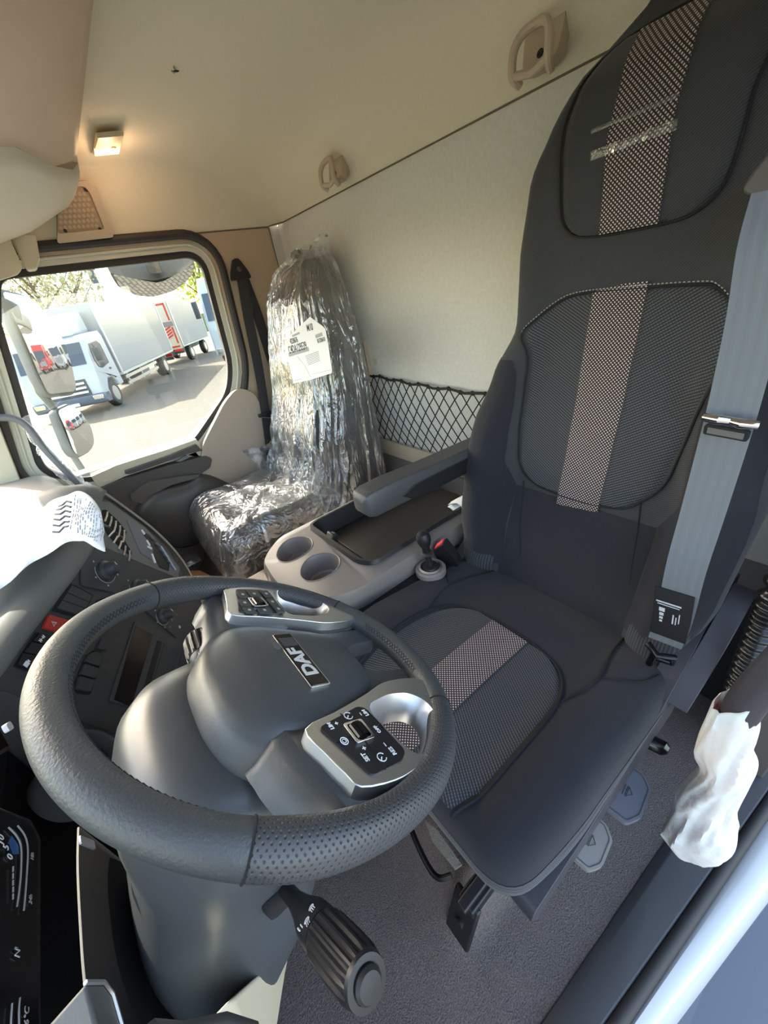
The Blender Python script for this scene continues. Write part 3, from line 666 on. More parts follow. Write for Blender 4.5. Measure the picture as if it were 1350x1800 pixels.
g=B.patch([(cxs-sw,1.127),(cxs+sw,1.127),(cxs+sw,1.376),(cxs-sw,1.376)],.0125,8,40,edge=False); obj('headrest_stripe',g,M['stripe'],seat,label='mauve dotted stripe')
# clear tape strip stuck across the headrest
hb=lambda x,z:Vector((x,B.y(x,z)+.014,z))
for (a,b),(c,d),wd in (((1046,275),(1198,218),.012),((1047,232),(1200,168),.006)):
    p=px_back(B,[(a,b),(c,d)]); n=10
    g=G(); rows=[]
    for k in range(n+1):
        t=k/n; x=p[0][0]+(p[1][0]-p[0][0])*t; z=p[0][1]+(p[1][1]-p[0][1])*t+.0008*math.sin(k*3)
        rows.append([hb(x,z-wd/2),hb(x,z)+Vector((0,.0012,0)),hb(x,z+wd/2)])
    g.loft(rows,closed=False); obj('tape_strip',g,M['filmthin'],seat,label='clear tape strip')
# plain cloth side bolsters (lower) and ribbed corner pads
bol_r=px_back(B,[(1127,883),(1165,860),(1215,760),(1262,670),(1295,600)])
def side_panel(sgn):
    z0,z1=.43,.93; pts=[]
    for k in range(13):
        z=z0+(z1-z0)*k/12; pts.append((CXS+sgn*B.hw(z)*.985,z))
    inn=[(CXS+sgn*v,z) for v,z in ((.155,.43),(.16,.55),(.155,.64),(.183,.70),(.178,.80),(.172,.90),(.185,.93))]
    return pts+inn[::-1]
for sgn in (-1,1):
    g=B.patch(side_panel(sgn),.0018,12,40,edge=False); obj('side_bolster',g,M['cloth'],seat,angle=80,label='plain dark side bolster')
mid=[(CXS-.158,.36),(CXS+.158,.36),(CXS+.155,.64),(CXS+.10,.622),(CXS,.62),(CXS-.10,.622),(CXS-.155,.64)]
g=B.patch(mid,.001,12,20,edge=False); obj('lumbar_panel',g,M['cloth'],seat,angle=80)
for sgn in (-1,1):
    pr=[(CXS+sgn*.165,.372),(CXS+sgn*.215,.362),(CXS+sgn*.252,.40),(CXS+sgn*.272,.50),(CXS+sgn*.215,.468),(CXS+sgn*.163,.455)]
    if sgn<0: pr=pr[::-1]
    g=B.patch(pr,.0045,12,16,edge=True); obj('corner_pad',g,M['ribs'],seat,angle=80,label='finely ribbed corner pad')
# ---- cushion
def cushion(cx,ytop,yback,hw,zt,zb,name,parent,matl,rf=.055):
    plan=fillet([(cx-hw*.92,ytop),(cx+hw*.92,ytop),(cx+hw,ytop-.12),(cx+hw*1.0,yback+.05),(cx+hw*.8,yback),(cx-hw*.8,yback),(cx-hw,yback+.05),(cx-hw,ytop-.12)],[.105,.105,.06,.05,.03,.03,.05,.06],8)
    N=len(plan); cy=(ytop+yback)/2
    def zf(x,y):
        q=abs(x-cx)/hw; z=zt+.030*sst(.45,.78,q)*sst(yback,yback+.25,y)
        z+=-.022*sst(ytop-.13,ytop,y) +.012*sst(yback+.1,ytop-.15,y)
        z-=.028*sst(yback+.16,yback,y)
        return z
    rings=[];uv=[]
    prof=[(1.0,zb-zt),(1.012,(zb-zt)*.6),(1.01,-.045),(.995,-.028),(.975,-.014),(.945,-.005),(.91,-.001),(.86,0)]+[(k,0) for k in (.78,.70,.62,.54,.45,.36,.27,.18,.09,.01)]
    for k,dz in prof:
        r=[]
        for p in plan:
            x=cx+(p[0]-cx)*k; y=cy+(p[1]-cy)*(k if k<.97 else k); 
            z=zf(x,y)+dz if dz>-.05 else zt+dz
            r.append(Vector((x,y,z))); uv.append((x-cx,y))
        rings.append(r)
    return G().loft(rings,uv=uv),zf,plan
CT,CB=.425,.352
g,zf,plan=cushion(CXS,-.150,-.715,.275,CT,CB,'cushion',seat,M['cloth'])
from mathutils.bvhtree import BVHTree
CB_T=BVHTree.FromPolygons([tuple(v) for v in g.v],g.f)
def czf(x,y):
    h=CB_T.ray_cast(Vector((x,y,1)),Vector((0,0,-1)))[0]
    return h.z if h else zf(x,y)-.06
obj('cushion',g,M['cloth'],seat,angle=80)
def cpatch(poly,off,nu=24,nv=60,edge=True,zf=zf,cx=CXS):
    y0=min(p[1] for p in poly); y1=max(p[1] for p in poly); vs=[];uv=[];fs=[]
    for j in range(nv+1):
        y=y0+(y1-y0)*(.004+.992*j/nv); xs=[]
        for i in range(len(poly)):
            a,b=poly[i-1],poly[i]
            if (a[1]>y)!=(b[1]>y): xs.append(a[0]+(b[0]-a[0])*(y-a[1])/(b[1]-a[1]))
        xa,xb=min(xs),max(xs)
        for i in range(nu+1):
            x=xa+(xb-xa)*i/nu; d=off if not(edge and (i in(0,nu) or j in(0,nv))) else -.004
            vs.append(Vector((x,y,czf(x,y)+d))); uv.append((x-cx,y))
    for j in range(nv):
        for i in range(nu): a=j*(nu+1)+i; fs.append((a,a+1,a+nu+2,a+nu+1))
    return G().add(vs,fs,uv)
ci=[(.212,-.157),(.197,-.22),(.193,-.30),(.196,-.39),(.212,-.45),(.245,-.487),(.30,-.503),(.362,-.505),(.424,-.503),(.48,-.487),(.512,-.45),(.528,-.39),(.531,-.30),(.527,-.22),(.512,-.157)]
cim=[tuple(v) for v in smoothp(ci,4,False)]
obj('cushion_insert',cpatch(cim,.003),M['insert'],seat,angle=80,label='ribbed grey insert')
obj('cushion_stripe',cpatch([(CXS-sw,-.5),(CXS+sw,-.5),(CXS+sw,-.157),(CXS-sw,-.157)],.0045,8,40,False),M['stripe'],seat,angle=80,label='mauve dotted stripe')
def cline(g,pts,r=.0016,off=.0015,closed=False):
    P=smoothp([(p[0],p[1],0) for p in pts],6,closed)
    g.tube([Vector((p.x,p.y,czf(p.x,p.y)+off)) for p in P],r,6,closed=closed); return g
g=G(); cline(g,ci,.0022,.002)
for s_ in(-1,1):
    cline(g,[(CXS+s_*.165,-.42),(CXS+s_*.185,-.50),(CXS+s_*.17,-.60),(CXS+s_*.165,-.66)]); cline(g,[(CXS+s_*.252,-.60),(CXS+s_*.235,-.55),(CXS+s_*.19,-.51)])
obj('cushion_seams',g,M['seam'],seat)
# front skirt with woven edge
N=len(plan)
sk=[[Vector((CXS+(p[0]-CXS)*k,-.42+(p[1]+.42)*k,z)) for p in plan] for k,z in ((1.008,.392),(1.012,.378),(1.006,.362),(.985,.350),(.95,.344))]
uvs=[(z[2]*1.0+0,i*.008) for r in sk for i,z in enumerate(r)]
g=G().loft(sk,uv=uvs,caps=(False,True)); obj('cushion_edge',g,M['ribs'],seat,angle=80,label='woven lower edge band')
# ---- plastic base, right-hand (door side) valance and recliner cover
def valance(pxs,x,w,name,m,bev=.008,lab=None):
    g=G(); g.prism(fillet(yz(pxs,x),.012),XF(x),0,w); return obj(name,g,m,seat,bevel=bev,seg=3,label=lab)
vp=[(-.17,.325),(-.18,.345),(-.30,.345),(-.45,.36),(-.56,.40),(-.63,.44),(-.72,.50),(-.80,.54),(-.86,.52),(-.84,.45),(-.74,.36),(-.66,.27),(-.5,.285),(-.30,.295),(-.19,.30)]
g=G(); g.prism(fillet(vp,.02,3),XF(.085),0,.035); obj('side_valance',g,M['seatplastic'],seat,bevel=.008,seg=3)
g=G(); g.prism(fillet([(a,b) for a,b in vp],.02,3),XF(.605),0,.03); obj('side_valance',g,M['seatplastic'],seat,bevel=.008,seg=3)
g=G(); pth=[Vector((.078,-.60,.37)),Vector((.073,-.68,.43)),Vector((.07,-.75,.49)),Vector((.07,-.80,.515)),Vector((.07,-.83,.50))]
rg=[]
for i,(p,wd) in enumerate(zip(smoothp(pth,6),[.030]*30)):
    t=(Vector((0,-.75,.65))).normalized(); u=Vector((0,.62,.78)); rg.append([p+Vector((-.018,0,0))-u*.034,p+Vector((-.022,0,0))+u*.028,p+Vector((.012,0,0))+u*.034,p+Vector((.012,0,0))-u*.036])
g.loft(rg); obj('recliner_cover',g,M['seatplastic'],seat,bevel=.008,seg=3,label='long recliner handle cover')
g=G(); g.box((CXS,-.45,.31),(.44,.50,.07)); obj('seat_pan',g,M['seatplastic'],seat,bevel=.02,seg=3)
g=G(); g.box((CXS,-.45,.215),(.40,.46,.14)); obj('suspension_base',g,M['black'],seat,bevel=.01)
for x in (.19,.53):
    g=G(); g.box((x,-.42,.145),(.035,.56,.03)); g.box((x,-.42,.165),(.02,.58,.014)); obj('seat_rail',g,M['black'],seat,bevel=.003)
g=G(); bc=at(832,1590,z=.06); g.box((.195,-.135,.09),(.055,.012,.12),(Vector((1,0,0)),Vector((0,1,.35)).normalized(),Vector((0,-.35,1)).normalized())); obj('anchor_bracket',g,M['black'],seat,bevel=.004)
g=G(); g.lathe([(.010,-.005),(.010,.006),(.001,.008)],frame((.195,-.125,.085),(1,0,0),(0,-.35,1)),14); g.lathe([(.010,-.012),(.010,.006),(.001,.008)],(Vector((.195,-.127,.085)),Vector((1,0,0)),Vector((0,-.35,1)).normalized(),Vector((0,1,.35)).normalized()),14); obj('anchor_bolt',g,M['black'],seat)
ad=[at(725,1458,z=.16),at(752,1500,z=.155),at(775,1530,z=.15),at(795,1540,z=.15),at(812,1535,z=.155)]
g=G(); g.tube([p for p in smoothp([(.37,-.16,.21),(.33,-.14,.19),(.275,-.128,.17),(.245,-.13,.165),(.23,-.15,.17)],5)],.0055,10); obj('slide_bar',g,M['gloss'],seat)
g=G(); g.prism(xy([(748,1445),(770,1462),(812,1522),(800,1530),(760,1480)],.17),ZF(.17),0,.006); obj('care_strip',g,M['carpet2'],seat)
# paddles under the cushion
def paddle(c,ang,w_,l_,m,arrow,lab):
    fr=(Vector(c),Vector((-math.cos(ang),math.sin(ang)*0-.05,0)).normalized(),Vector((0,-1,0)),Vector((0,0,1)))
    fr=(Vector(c),Vector((-1,-.12,-.1)).normalized(),Vector((.12,-1,0)).normalized(),Vector((-.1,0,1)).normalized())
    out=fillet([(-.03,-w_/2),(l_*.75,-w_/2),(l_,-w_*.25),(l_,w_*.3),(l_*.7,w_/2),(-.03,w_/2)],.006)
    g=G(); g.prism(out,fr,-.012,0); o=obj('height_paddle',g,m,seat,bevel=.003,seg=3,label=lab)
    rim=offset2(out,-.005); g=G(); g.plate(offset2(rim,.0012),rim,fr,-.0005,.0008); obj('paddle_rim',g,M['dark'],o)
    cxp=l_*.45; g=G()
    for a,b in (((-.010,-.004),(.010,-.004)),((-.010,.0),(.010,0.0)),((.010,.002),(0,.010)),((-.010,.002),(0,.010)),((-.010,.002),(.010,.002))):
        g.tube([fr[0]+fr[1]*(cxp+a[1])+fr[2]*a[0]+fr[3]*.0005,fr[0]+fr[1]*(cxp+b[1])+fr[2]*b[0]+fr[3]*.0005],.0006,4)
    obj('arrow_mark',g,M['dark'],o)
paddle((.106,-.455,.268),0,.100,.058,M['bluegrey'],1,'blue-grey height paddle')
paddle((.110,-.340,.268),0,.082,.052,M['greymetal'],1,'taupe height paddle')
g=G(); g.lathe([(.013,-.02),(.015,0),(.014,.025),(.008,.032),(.001,.033)],(Vector((.09,-.565,.28)),Vector((0,1,0)),Vector((0,0,1)),Vector((-1,-.2,0)).normalized()),16); obj('adjust_knob',g,M['gloss'],seat)
g=G(); g.box((.118,-.235,.262),(.02,.05,.02)); obj('small_catch',g,M['black'],seat,bevel=.004)
# armrest on the console side
arm=[(.655,-.385,.708),(.655,-.52,.702),(.655,-.66,.690),(.655,-.78,.68)]
def armring(y,zc,h,w_,x=.655): 
    return [Vector((x+a*w_/2,y,zc+b*h/2)) for a,b in ((-1,-.7),(-.85,-1),(.85,-1),(1,-.7),(1,.7),(.85,1),(-.85,1),(-1,.7))]
g=G(); g.loft([armring(-.365,.710,.030,.04),armring(-.372,.710,.052,.056),armring(-.39,.709,.062,.062),armring(-.45,.708,.064,.062),armring(-.55,.703,.06,.062),armring(-.82,.692,.06,.062)]); obj('armrest',g,M['dark'],seat,bevel=.006,seg=3,angle=50)
g=G(); g.loft([[Vector((.6232,-.46,.700)),Vector((.6232,-.50,.672)),Vector((.6232,-.80,.664)),Vector((.6232,-.80,.704)),Vector((.6232,-.50,.712))],[Vector((.621,-.465,.699)),Vector((.621,-.503,.675)),Vector((.621,-.80,.667)),Vector((.621,-.80,.701)),Vector((.621,-.503,.709))]]); obj('armrest_side_cap',g,M['black'],seat)
# ================================================================== PASSENGER SEAT
CP=1.61; BP=Back(CP,.03,.84,.83)
ps=thing('passenger_seat',(CP,-.5,.1),'dark passenger seat by the far door, wrapped in clear plastic','seat')
obj('backrest',BP.body(),M['seatrib'],ps,angle=60)
g2,zf2,plan2=cushion(CP,-.17,-.72,.25,.37,.22,'cushion',ps,M['cloth']); 
tanc=mat('sunlit_seat_cloth',(.06,.06,.062),.9,noise_s=500,noise_b=.3); obj('cushion',g2,M['cloth'],ps,angle=80)
g=G(); g.box((CP,-.45,.17),(.42,.48,.15)); obj('seat_base',g,M['seatplastic'],ps,bevel=.02)
# plastic cover: gathered, pleated bag over seat back and cushion
def nz(a,b,c): return noise.noise((a,b,c))
def ridged(a,b,c): return 1-abs(noise.noise((a,b,c)))*2
cov=thing('plastic_cover',(CP,-.6,.3),'crumpled clear plastic cover draped over the passenger seat','seat cover')
n=220; rings=[]
for i in range(150):
    t=i/149; z=.24+1.02*t
    hw=lerp_tab([(.24,.30),(.40,.30),(.6,.285),(.9,.262),(1.1,.222),(1.2,.165),(1.26,.06)],z); 
    yf=lerp_tab([(.24,-.42),(.40,-.55),(.55,-.61),(.8,-.69),(1.1,-.755),(1.2,-.81),(1.26,-.89)],z); yb=-.965; cy=(yf+yb)/2; hy=(yf-yb)/2; r=[]
    for k in range(n):
        a=2*math.pi*k/n; c,s_=math.cos(a),math.sin(a)
        e=.55; x=CP+.0+hw*math.copysign(abs(c)**e,c); y=cy+hy*math.copysign(abs(s_)**e,s_)
        amp=.012+.016*sst(.75,.3,z)+.02*sst(1.15,1.26,z)
        fold=ridged(a*5.5+.6*nz(a,z*2,3),z*1.3,1.7)*.9+ridged(a*13,z*2.6,5)*.35+nz(a*9,z*14,9)*.35
        d=amp*(fold-.4)
        if s_<-.6: d*=.15
        r.append(Vector((x+c*d,min(-.55*0+y+s_*d, 9),z+.014*nz(a*3,z*5,2)+(.03*sst(1.18,1.26,z)*nz(a*4,1,1)))))
    rings.append(r)
g=G().loft(rings,caps=(False,True)); obj('back_cover',g,M['film'],cov,angle=28)
# cushion part of the bag
rings=[]
pl=[Vector((p[0],p[1],0)) for p in plan2]; pl=smoothp(pl,4,True); m_=len(pl)
for i,(k,z) in enumerate([(1.12,.19),(1.13,.22),(1.12,.25),(1.10,.28),(1.09,.31),(1.08,.34),(1.05,.365),(1.0,.385),(.94,.398),(.87,.405),(.79,.408),(.70,.41),(.61,.41),(.52,.41),(.43,.41),(.34,.41),(.25,.41),(.15,.41),(.05,.41)]):
    r=[]
    for j,p in enumerate(pl):
        a=2*math.pi*j/m_; x=CP+(p.x-CP)*k; y=-.445+(p.y+.445)*k
        f=ridged(x*9+z*6,y*9,z*8)*.010+ridged(x*22,y*25,z*20)*.006+.01*nz(x*6,y*6,z*6)
        side=sst(1.02,1.1,k)
        r.append(Vector((x+(x-CP)*f*3*side,y+(y+.445)*f*3*side,z+f*(1-side)*1.6)))
    rings.append(r)
g=G().loft(rings,caps=(False,True)); obj('cushion_cover',g,M['film2'],cov,angle=28)
# a tied tuft of film at the top
g=G()
for q in range(7):
    a=q*.9; base=Vector((CP-.09+.03*math.cos(a),-.90+.03*math.sin(a),1.235)); tip=base+Vector((.03*math.cos(a*2.3)-.01,.03*math.sin(a*1.7),.045+.02*math.sin(q*5)))
    wv=Vector((math.cos(a+1),math.sin(a+1),0)); rows=[]
    for k in range(7):
        t=k/6; p=base.lerp(tip,t); ww=.035*(1-.55*t); rows.append([p-wv*ww+Vector((0,.006*math.sin(k*2+q),0)),p+Vector((.008*math.sin(k*3),.008*math.cos(k*2),.0)),p+wv*ww])
    g.loft(rows,closed=False)
obj('gathered_top',g,M['film2'],cov,angle=25)
# loose sheet of film at the side by the belt, and flap on console side
g=G()
def sheet(c,fn): pass
g.grid(lambda a,b:Vector((CP+.27+.03*math.sin(b*9+a*3)+.02*ridged(a*3,b*5,2),-.50-.16*a+.02*math.sin(b*7),.26+.26*b+.01*nz(a*5,b*5,1))),14,24); obj('loose_flap',g,M['film2'],cov,angle=25)
# printed sheet under the film
lb=thing('shipping_label',at(545,610,y=-.70),'white printed paper sheet with barcode number taped on the wrapped passenger seat','label')
LO=at(545,615,y=-.635)
fr=frame(LO,(1,.10,.0),(0,-.10,1)); 
def lp2(px,py):
    q=onp(px,py,LO,fr[3]); d=q-LO; return (d.dot(fr[1]),d.dot(fr[2]))
W_=fr[3] if fr[3].y>0 else -fr[3]; fr=(fr[0],fr[1],fr[2],W_)
poly=[lp2(*p) for p in ((545,557),(567,573),(572,578),(577,605),(584,652),(583,656),(545,668),(516,674),(515,668),(508,640),(502,615),(501,605),(520,580))]
g=G(); g.prism(poly,fr,0,.0008); obj('sheet',g,M['paper'],lb,smooth=False)
def ltext(body,px,py,h,ang=16,m='ink',bold=.0004,sx=.8):
    # reading direction in the picture: follow two points
    a=lp2(px,py); b=lp2(px+30,py-30*math.tan(math.radians(ang))); u=Vector((b[0]-a[0],b[1]-a[1])).normalized()
    U=fr[1]*u.x+fr[2]*u.y; Vv=W_.cross(U)
    if Vv.z<0: Vv=-Vv
    f2=(fr[0]+fr[1]*a[0]+fr[2]*a[1]+W_*.0012,U,Vv,W_)
    return text('lettering',body,h,f2,(0,0),M[m],lb,bold=bold,sx=sx)
try:
    ltext('C4DA129539',523,612,.034,sx=.62,bold=.0003); ltext('4220676',517,599,.024,bold=.0001,sx=.6); ltext('M10',545,576,.028,sx=.7); ltext('81320610',565,598,.018,m='ink',bold=0,sx=.6)
except Exception as e: print('text',e)
def lbar(px0,py0,px1,py1,h,m='inkgrey'):
    a=Vector(lp2(px0,py0)); b=Vector(lp2(px1,py1)); u=(b-a).normalized(); v=Vector((-u.y,u.x))
    g=G(); g.prism([tuple(a-v*h/2),tuple(b-v*h/2),tuple(b+v*h/2),tuple(a+v*h/2)],fr,.0005,.0012); return g
bars=[]
for a in ((508,624,543,613,.013),(514,591,527,585,.006),(555,592,567,587,.010)): bars.append(lbar(*a))
for k in range(7): q=lbar(537+k*.8,626+k*2.6,560+k*.5,618+k*2.6,.0018); bars.append(q)
bars+=[lbar(548,658,582,650,.001),lbar(517,669,530,666,.002)]
for q in bars: obj('print_bar',q,M['inkgrey'],lb,smooth=False)
g=G(); g.prism([lp2(*p) for p in ((512,628),(523,626),(536,642),(548,665),(534,669),(527,650))],fr,.001,.0025); obj('sticker',g,M['white'],lb,smooth=False,label='blank white sticker')
# ================================================================== SEAT BELTS
sbd=thing('driver_seat_belt',(.14,-.6,.4),'blue-grey driver seat belt hanging down in front of the seat by the door','seat belt')
bp=[at(1348,430,y=-.63),at(1325,560,y=-.62),at(1292,700,y=-.61),at(1270,780,y=-.605),at(1235,900,y=-.60),at(1205,1000,y=-.595),at(1185,1085,y=-.60),at(1168,1130,y=-.61)]
bp=[at(1375,330,y=-.66)]+[p for p in bp]
g=ribbon(smoothp(bp,6),Vector((1,.18,.0)),.049,.0016); obj('webbing',g,M['web'],sbd,angle=50)
lbp=[at(1186,1040,y=-.592),at(1180,1085,y=-.594),at(1172,1120,y=-.60)]
g=ribbon(lbp,Vector((1,.18,0)),.052,.002); lt=obj('webbing_label',g,M['black'],sbd,label='black label with tiny white print')
g=G()
c0=at(1188,1062,y=-.586); ub=(lbp[1]-lbp[0]).normalized(); vb=Vector((1,.18,0)).normalized(); 
nb_=ub.cross(vb).normalized(); nb_=nb_ if nb_.y>0 else -nb_
fb=(lbp[0].lerp(lbp[2],.45)+nb_*.0045,ub,vb,nb_)
for (a,b,w_,h_) in ((-.022,.004,.003,.034),(-.017,.004,.0015,.03),(.004,.012,.006,.006),(.012,.012,.005,.005),(.019,.012,.004,.004),(-.006,.012,.008,.008),(.008,-.004,.02,.002),(.01,-.008,.016,.0015),(.004,-.012,.02,.0015)):
    g.prism([(a-w_/2,b-h_/2),(a+w_/2,b-h_/2),(a+w_/2,b+h_/2),(a-w_/2,b+h_/2)],fb,0,.0006)
obj('label_print',g,M['dimprint'],sbd,smooth=False)
tp=at(1285,738,y=-.60); g=G()
fr=(tp,Vector((1,.1,-.05)).normalized(),Vector((0,.15,1)).normalized(),Vector((0,1,-.15)).normalized())
a=at(1238,733,y=-.585); b=at(1334,748,y=-.585)
g.tube([a,a.lerp(b,.3)+Vector((0,.004,.001)),a.lerp(b,.5),a.lerp(b,.7)+Vector((0,.003,0)),b],[.005,.0065,.0055,.0065,.005],12); obj('tongue_bar',g,M['chrome'],sbd)
a=at(1240,752,y=-.59); b=at(1318,766,y=-.59); u=(b-a).normalized(); v=Vector((0,.15,1)).normalized()
g=G(); g.prism(rrect((b-a).length/2,0,(b-a).length,.013,.003),(a,u,v,Vector((0,1,0))),-.002,.006); obj('tongue_stop',g,M['black'],sbd,bevel=.0015)
g=G(); g.prism(rrect((b-a).length/2,0,(b-a).length*.82,.008,.001),(a,u,v,Vector((0,1,0))),.006,.0068); obj('stop_face',g,M['dash'],sbd)
g=G(); q=at(1158,1150,y=-.60); g.tube([q+Vector((.02,0,.012)),q+Vector((0,.01,.006)),q+Vector((-.022,0,.01)),q+Vector((-.02,-.01,-.014)),q+Vector((.012,-.006,-.02))],.006,10); g.tube([q+Vector((.006,.004,-.005)),q+Vector((.01,.0,-.035))],.006,8); obj('anchor_loop',g,M['gloss'],sbd)
# passenger belt
sbp=thing('passenger_seat_belt',(1.96,-.75,1.0),'dark passenger seat belt hanging from the pillar beside the wrapped seat','seat belt')
an=at(419,478,x=1.955); fr=(an,Vector((0,-1,0)),Vector((0,0,1)),Vector((-1,0,0)))
g=G(); g.prism(fillet([(-.046,-.030),(.046,-.030),(.038,.0),(.012,.048),(-.012,.048),(-.038,0)],.010),fr,0,.018); obj('anchor_plate',g,M['black'],sbp,bevel=.004,seg=3)
g=G(); g.lathe([(.010,.018),(.010,.022),(.001,.024)],(an+Vector((0,0,.008)),fr[1],fr[2],fr[3]),16); obj('anchor_bolt',g,M['dark'],sbp)
p1=[at(425,488,x=1.945),at(437,560,x=1.94),at(455,650,x=1.93),at(468,735,x=1.92),at(476,800,x=1.91),at(484,862,x=1.90)]
g=ribbon(smoothp(p1,4),Vector((0,-1,.12)),.047,.0018); obj('webbing',g,M['webdark'],sbp,angle=50)
p2=[at(428,488,x=1.955),at(455,560,x=1.955),at(480,640,x=1.955),at(500,690,x=1.955)]
g=ribbon(smoothp(p2,4),Vector((0,-1,.2)),.047,.0018); obj('webbing',g,M['webdark'],sbp,angle=50)
q=at(466,728,x=1.905); g=G(); g.box(q,(.014,.07,.016)); obj('tongue_stop',g,M['black'],sbp,bevel=.003)
g=G(); g.tube([q+Vector((-.004,.02,-.01)),q+Vector((-.006,-.01,-.02)),q+Vector((-.004,-.03,-.035)),q+Vector((-.004,-.036,-.012))],.004,8); obj('tongue_plate',g,M['chrome'],sbp)
# buckle
bk=thing('seat_belt_buckle',at(783,965,y=-.57),'black seat belt buckle with red release button beside the driver seat','belt buckle')
q0=at(773,957,y=-.565); fr=frame(q0,(at(789,945,y=-.565)-at(757,968,y=-.565)).normalized(),(at(772,958,y=-.60)-at(800,995,y=-.66)))
top=fillet([(-.036,-.014),(.036,-.014),(.036,.014),(-.036,.014)],.005)
dirv=(at(806,1000,y=-.60)-q0).normalized()
u=fr[1]; v=dirv; w_=u.cross(v).normalized(); w_=w_ if w_.y>0 else -w_
fr=(q0,u,v,w_)
g=G(); g.prism(fillet([(-.028,0),(.028,0),(.031,.06),(.024,.085),(-.024,.085),(-.031,.06)],.006),fr,-.013,.013); obj('housing',g,M['black'],bk,bevel=.004,seg=3)
g=G(); g.box(q0-v*.002,(.044,.006,.018),(u,v,w_)); obj('release_button',g,mat('buckle_red',(.75,.06,.06),.4),bk,bevel=.002,label='red release button')
g=ribbon([q0+v*.07,q0+v*.11+Vector((0,-.01,-.02)),q0+v*.14+Vector((0,-.03,-.06))],u,.036,.004); obj('strap',g,M['dark'],bk)
# ================================================================== CENTRE CONSOLE
cc=thing('centre_console',(.83,-.5,.25),'taupe centre console with two cup holders and a black tray between the seats','console')
ZC=.505
cup=[(.940,-.285),(.806,-.294)]; cr=.055
body=fillet([(.662,-.90),(.662,-.30),(.72,-.205),(.86,-.185),(.99,-.20),(1.03,-.27),(1.03,-.90)],[0,.05,.06,.04,.05,.04,0],8)
def circ(c,r,n=36,sq=1): return [(c[0]+r*math.cos(2*math.pi*k/n),c[1]+r*sq*math.sin(2*math.pi*k/n)) for k in range(n)]
tray=fillet([(.70,-.86),(.70,-.395),(.735,-.375),(.99,-.375),(1.0,-.40),(1.0,-.86)],[.02,.02,.02,.01,.02,.02])
tr_=tessellate_polygon([[Vector((*p,0)) for p in body],[Vector((*p,0)) for p in circ(cup[0],cr)],[Vector((*p,0)) for p in circ(cup[1],cr)],[Vector((*p,0)) for p in tray]])
allp=body+circ(cup[0],cr)+circ(cup[1],cr)+tray
zt_=lambda x,y: ZC-.018*sst(-.3,-.19,y)-.012*sst(.70,.662,x)
g=G(); g.add([Vector((p[0],p[1],zt_(*p))) for p in allp],[tuple(t) for t in tr_])
rg=[]
for k,z in ((1.0,0),(1.012,-.006),(1.03,-.03),(1.02,-.12),(.97,-.26)):
    rg.append([Vector((.845+(p[0]-.845)*k,-.55+(p[1]+.55)*(k if p[1]>-.8 else 1),zt_(*p)+z)) for p in body])
g.loft(rg,caps=(False,False)); 
for c in cup:
    rr=[]
    for r_,z in ((cr,0),(cr-.003,-.005),(cr-.006,-.055),(cr-.012,-.06)): rr.append([Vector((p[0],p[1],zt_(*p)+z)) for p in circ(c,r_)])
    g.loft(rr,caps=(False,True))
obj('body',g,M['greige'],cc,angle=32)
for c in cup:
    g=G(); g.tube([Vector((p[0],p[1],zt_(*p)+.0)) for p in circ(c,cr-.0005)],.0018,6,closed=True); obj('cup_holder_rim',g,M['greige'],cc)
# black tray with raised lip
g=G(); o2=offset2(tray,.012)
g.loft([[Vector((p[0],p[1],ZC+.001)) for p in o2],[Vector((p[0],p[1],ZC+.012)) for p in offset2(tray,.008)],[Vector((p[0],p[1],ZC+.012)) for p in tray],[Vector((p[0],p[1],ZC-.045)) for p in offset2(tray,-.015)]],caps=(False,True)); obj('tray',g,M['black'],cc,angle=40)
g=G(); g.prism([(.745,-.70),(.745,-.43),(.76,-.415),(.955,-.415),(.965,-.43),(.965,-.70)],ZF(ZC-.045),0,.004); obj('tray_mat',g,M['black'],cc,bevel=.002)
g=G(); g.box((.885,-.385,ZC+.010),(.032,.022,.02),(Vector((1,0,0)),Vector((0,.85,.5)),Vector((0,-.5,.85)))); sw_=obj('lock_switch',g,M['black'],cc,bevel=.003)
g=G(); g.lathe([(.005,.0103),(.0055,.011),(.004,.011),(.0035,.0103)],(Vector((.885,-.385,ZC+.010)),Vector((1,0,0)),Vector((0,.85,.5)),Vector((0,-.5,.85))),14); obj('symbol',g,M['dimprint'],sw_)
g=G(); g.tube([at(x_,y_,z=z_) for x_,y_,z_ in ((606,1063,.43),(650,1038,.435),(700,1008,.44),(733,990,.445))],.0035,8); obj('edge_trim',g,M['cream'],cc)
g=G(); g.prism(fillet([(.60,-.66),(.60,-.24),(.665,-.24),(.665,-.66)],.01),ZF(.435),-.1,0); obj('side_ledge',g,M['black'],cc,bevel=.004)
# gear / brake lever housing
gl=thing('gear_lever',at(745,1000,z=.452),'short black gear lever with ribbed collar between console and driver seat','gear lever')
gc=at(757,1000,z=.456); fz=(gc,Vector((1,0,0)),Vector((0,1,0)),Vector((0,0,1)))
g=G(); g.lathe([(.040,-.01),(.040,.004),(.035,.008),(.031,.008),(.030,.004)],fz,36); obj('bezel',g,M['greige'],gl)
g=G(); g.lathe([(.031,-.006),(.031,.008),(.026,.011),(.024,.004)],fz,36); obj('chrome_ring',g,M['satin'],gl)
g=G(); g.lathe([(.024,-.006),(.023,.006),(.02,.012),(.012,.016),(.001,.016)],fz,30); obj('gaiter',g,M['black'],gl)
kt=at(744,945,x=gc.x+.0); 
ax=(kt-gc).normalized(); fk=frame(gc,(1,0,0),(0,1,0)); U=Vector((1,0,0)); U=(U-ax*U.dot(ax)).normalized(); V=ax.cross(U); Lk=(kt-gc).length
fk=(gc,U,V,ax)
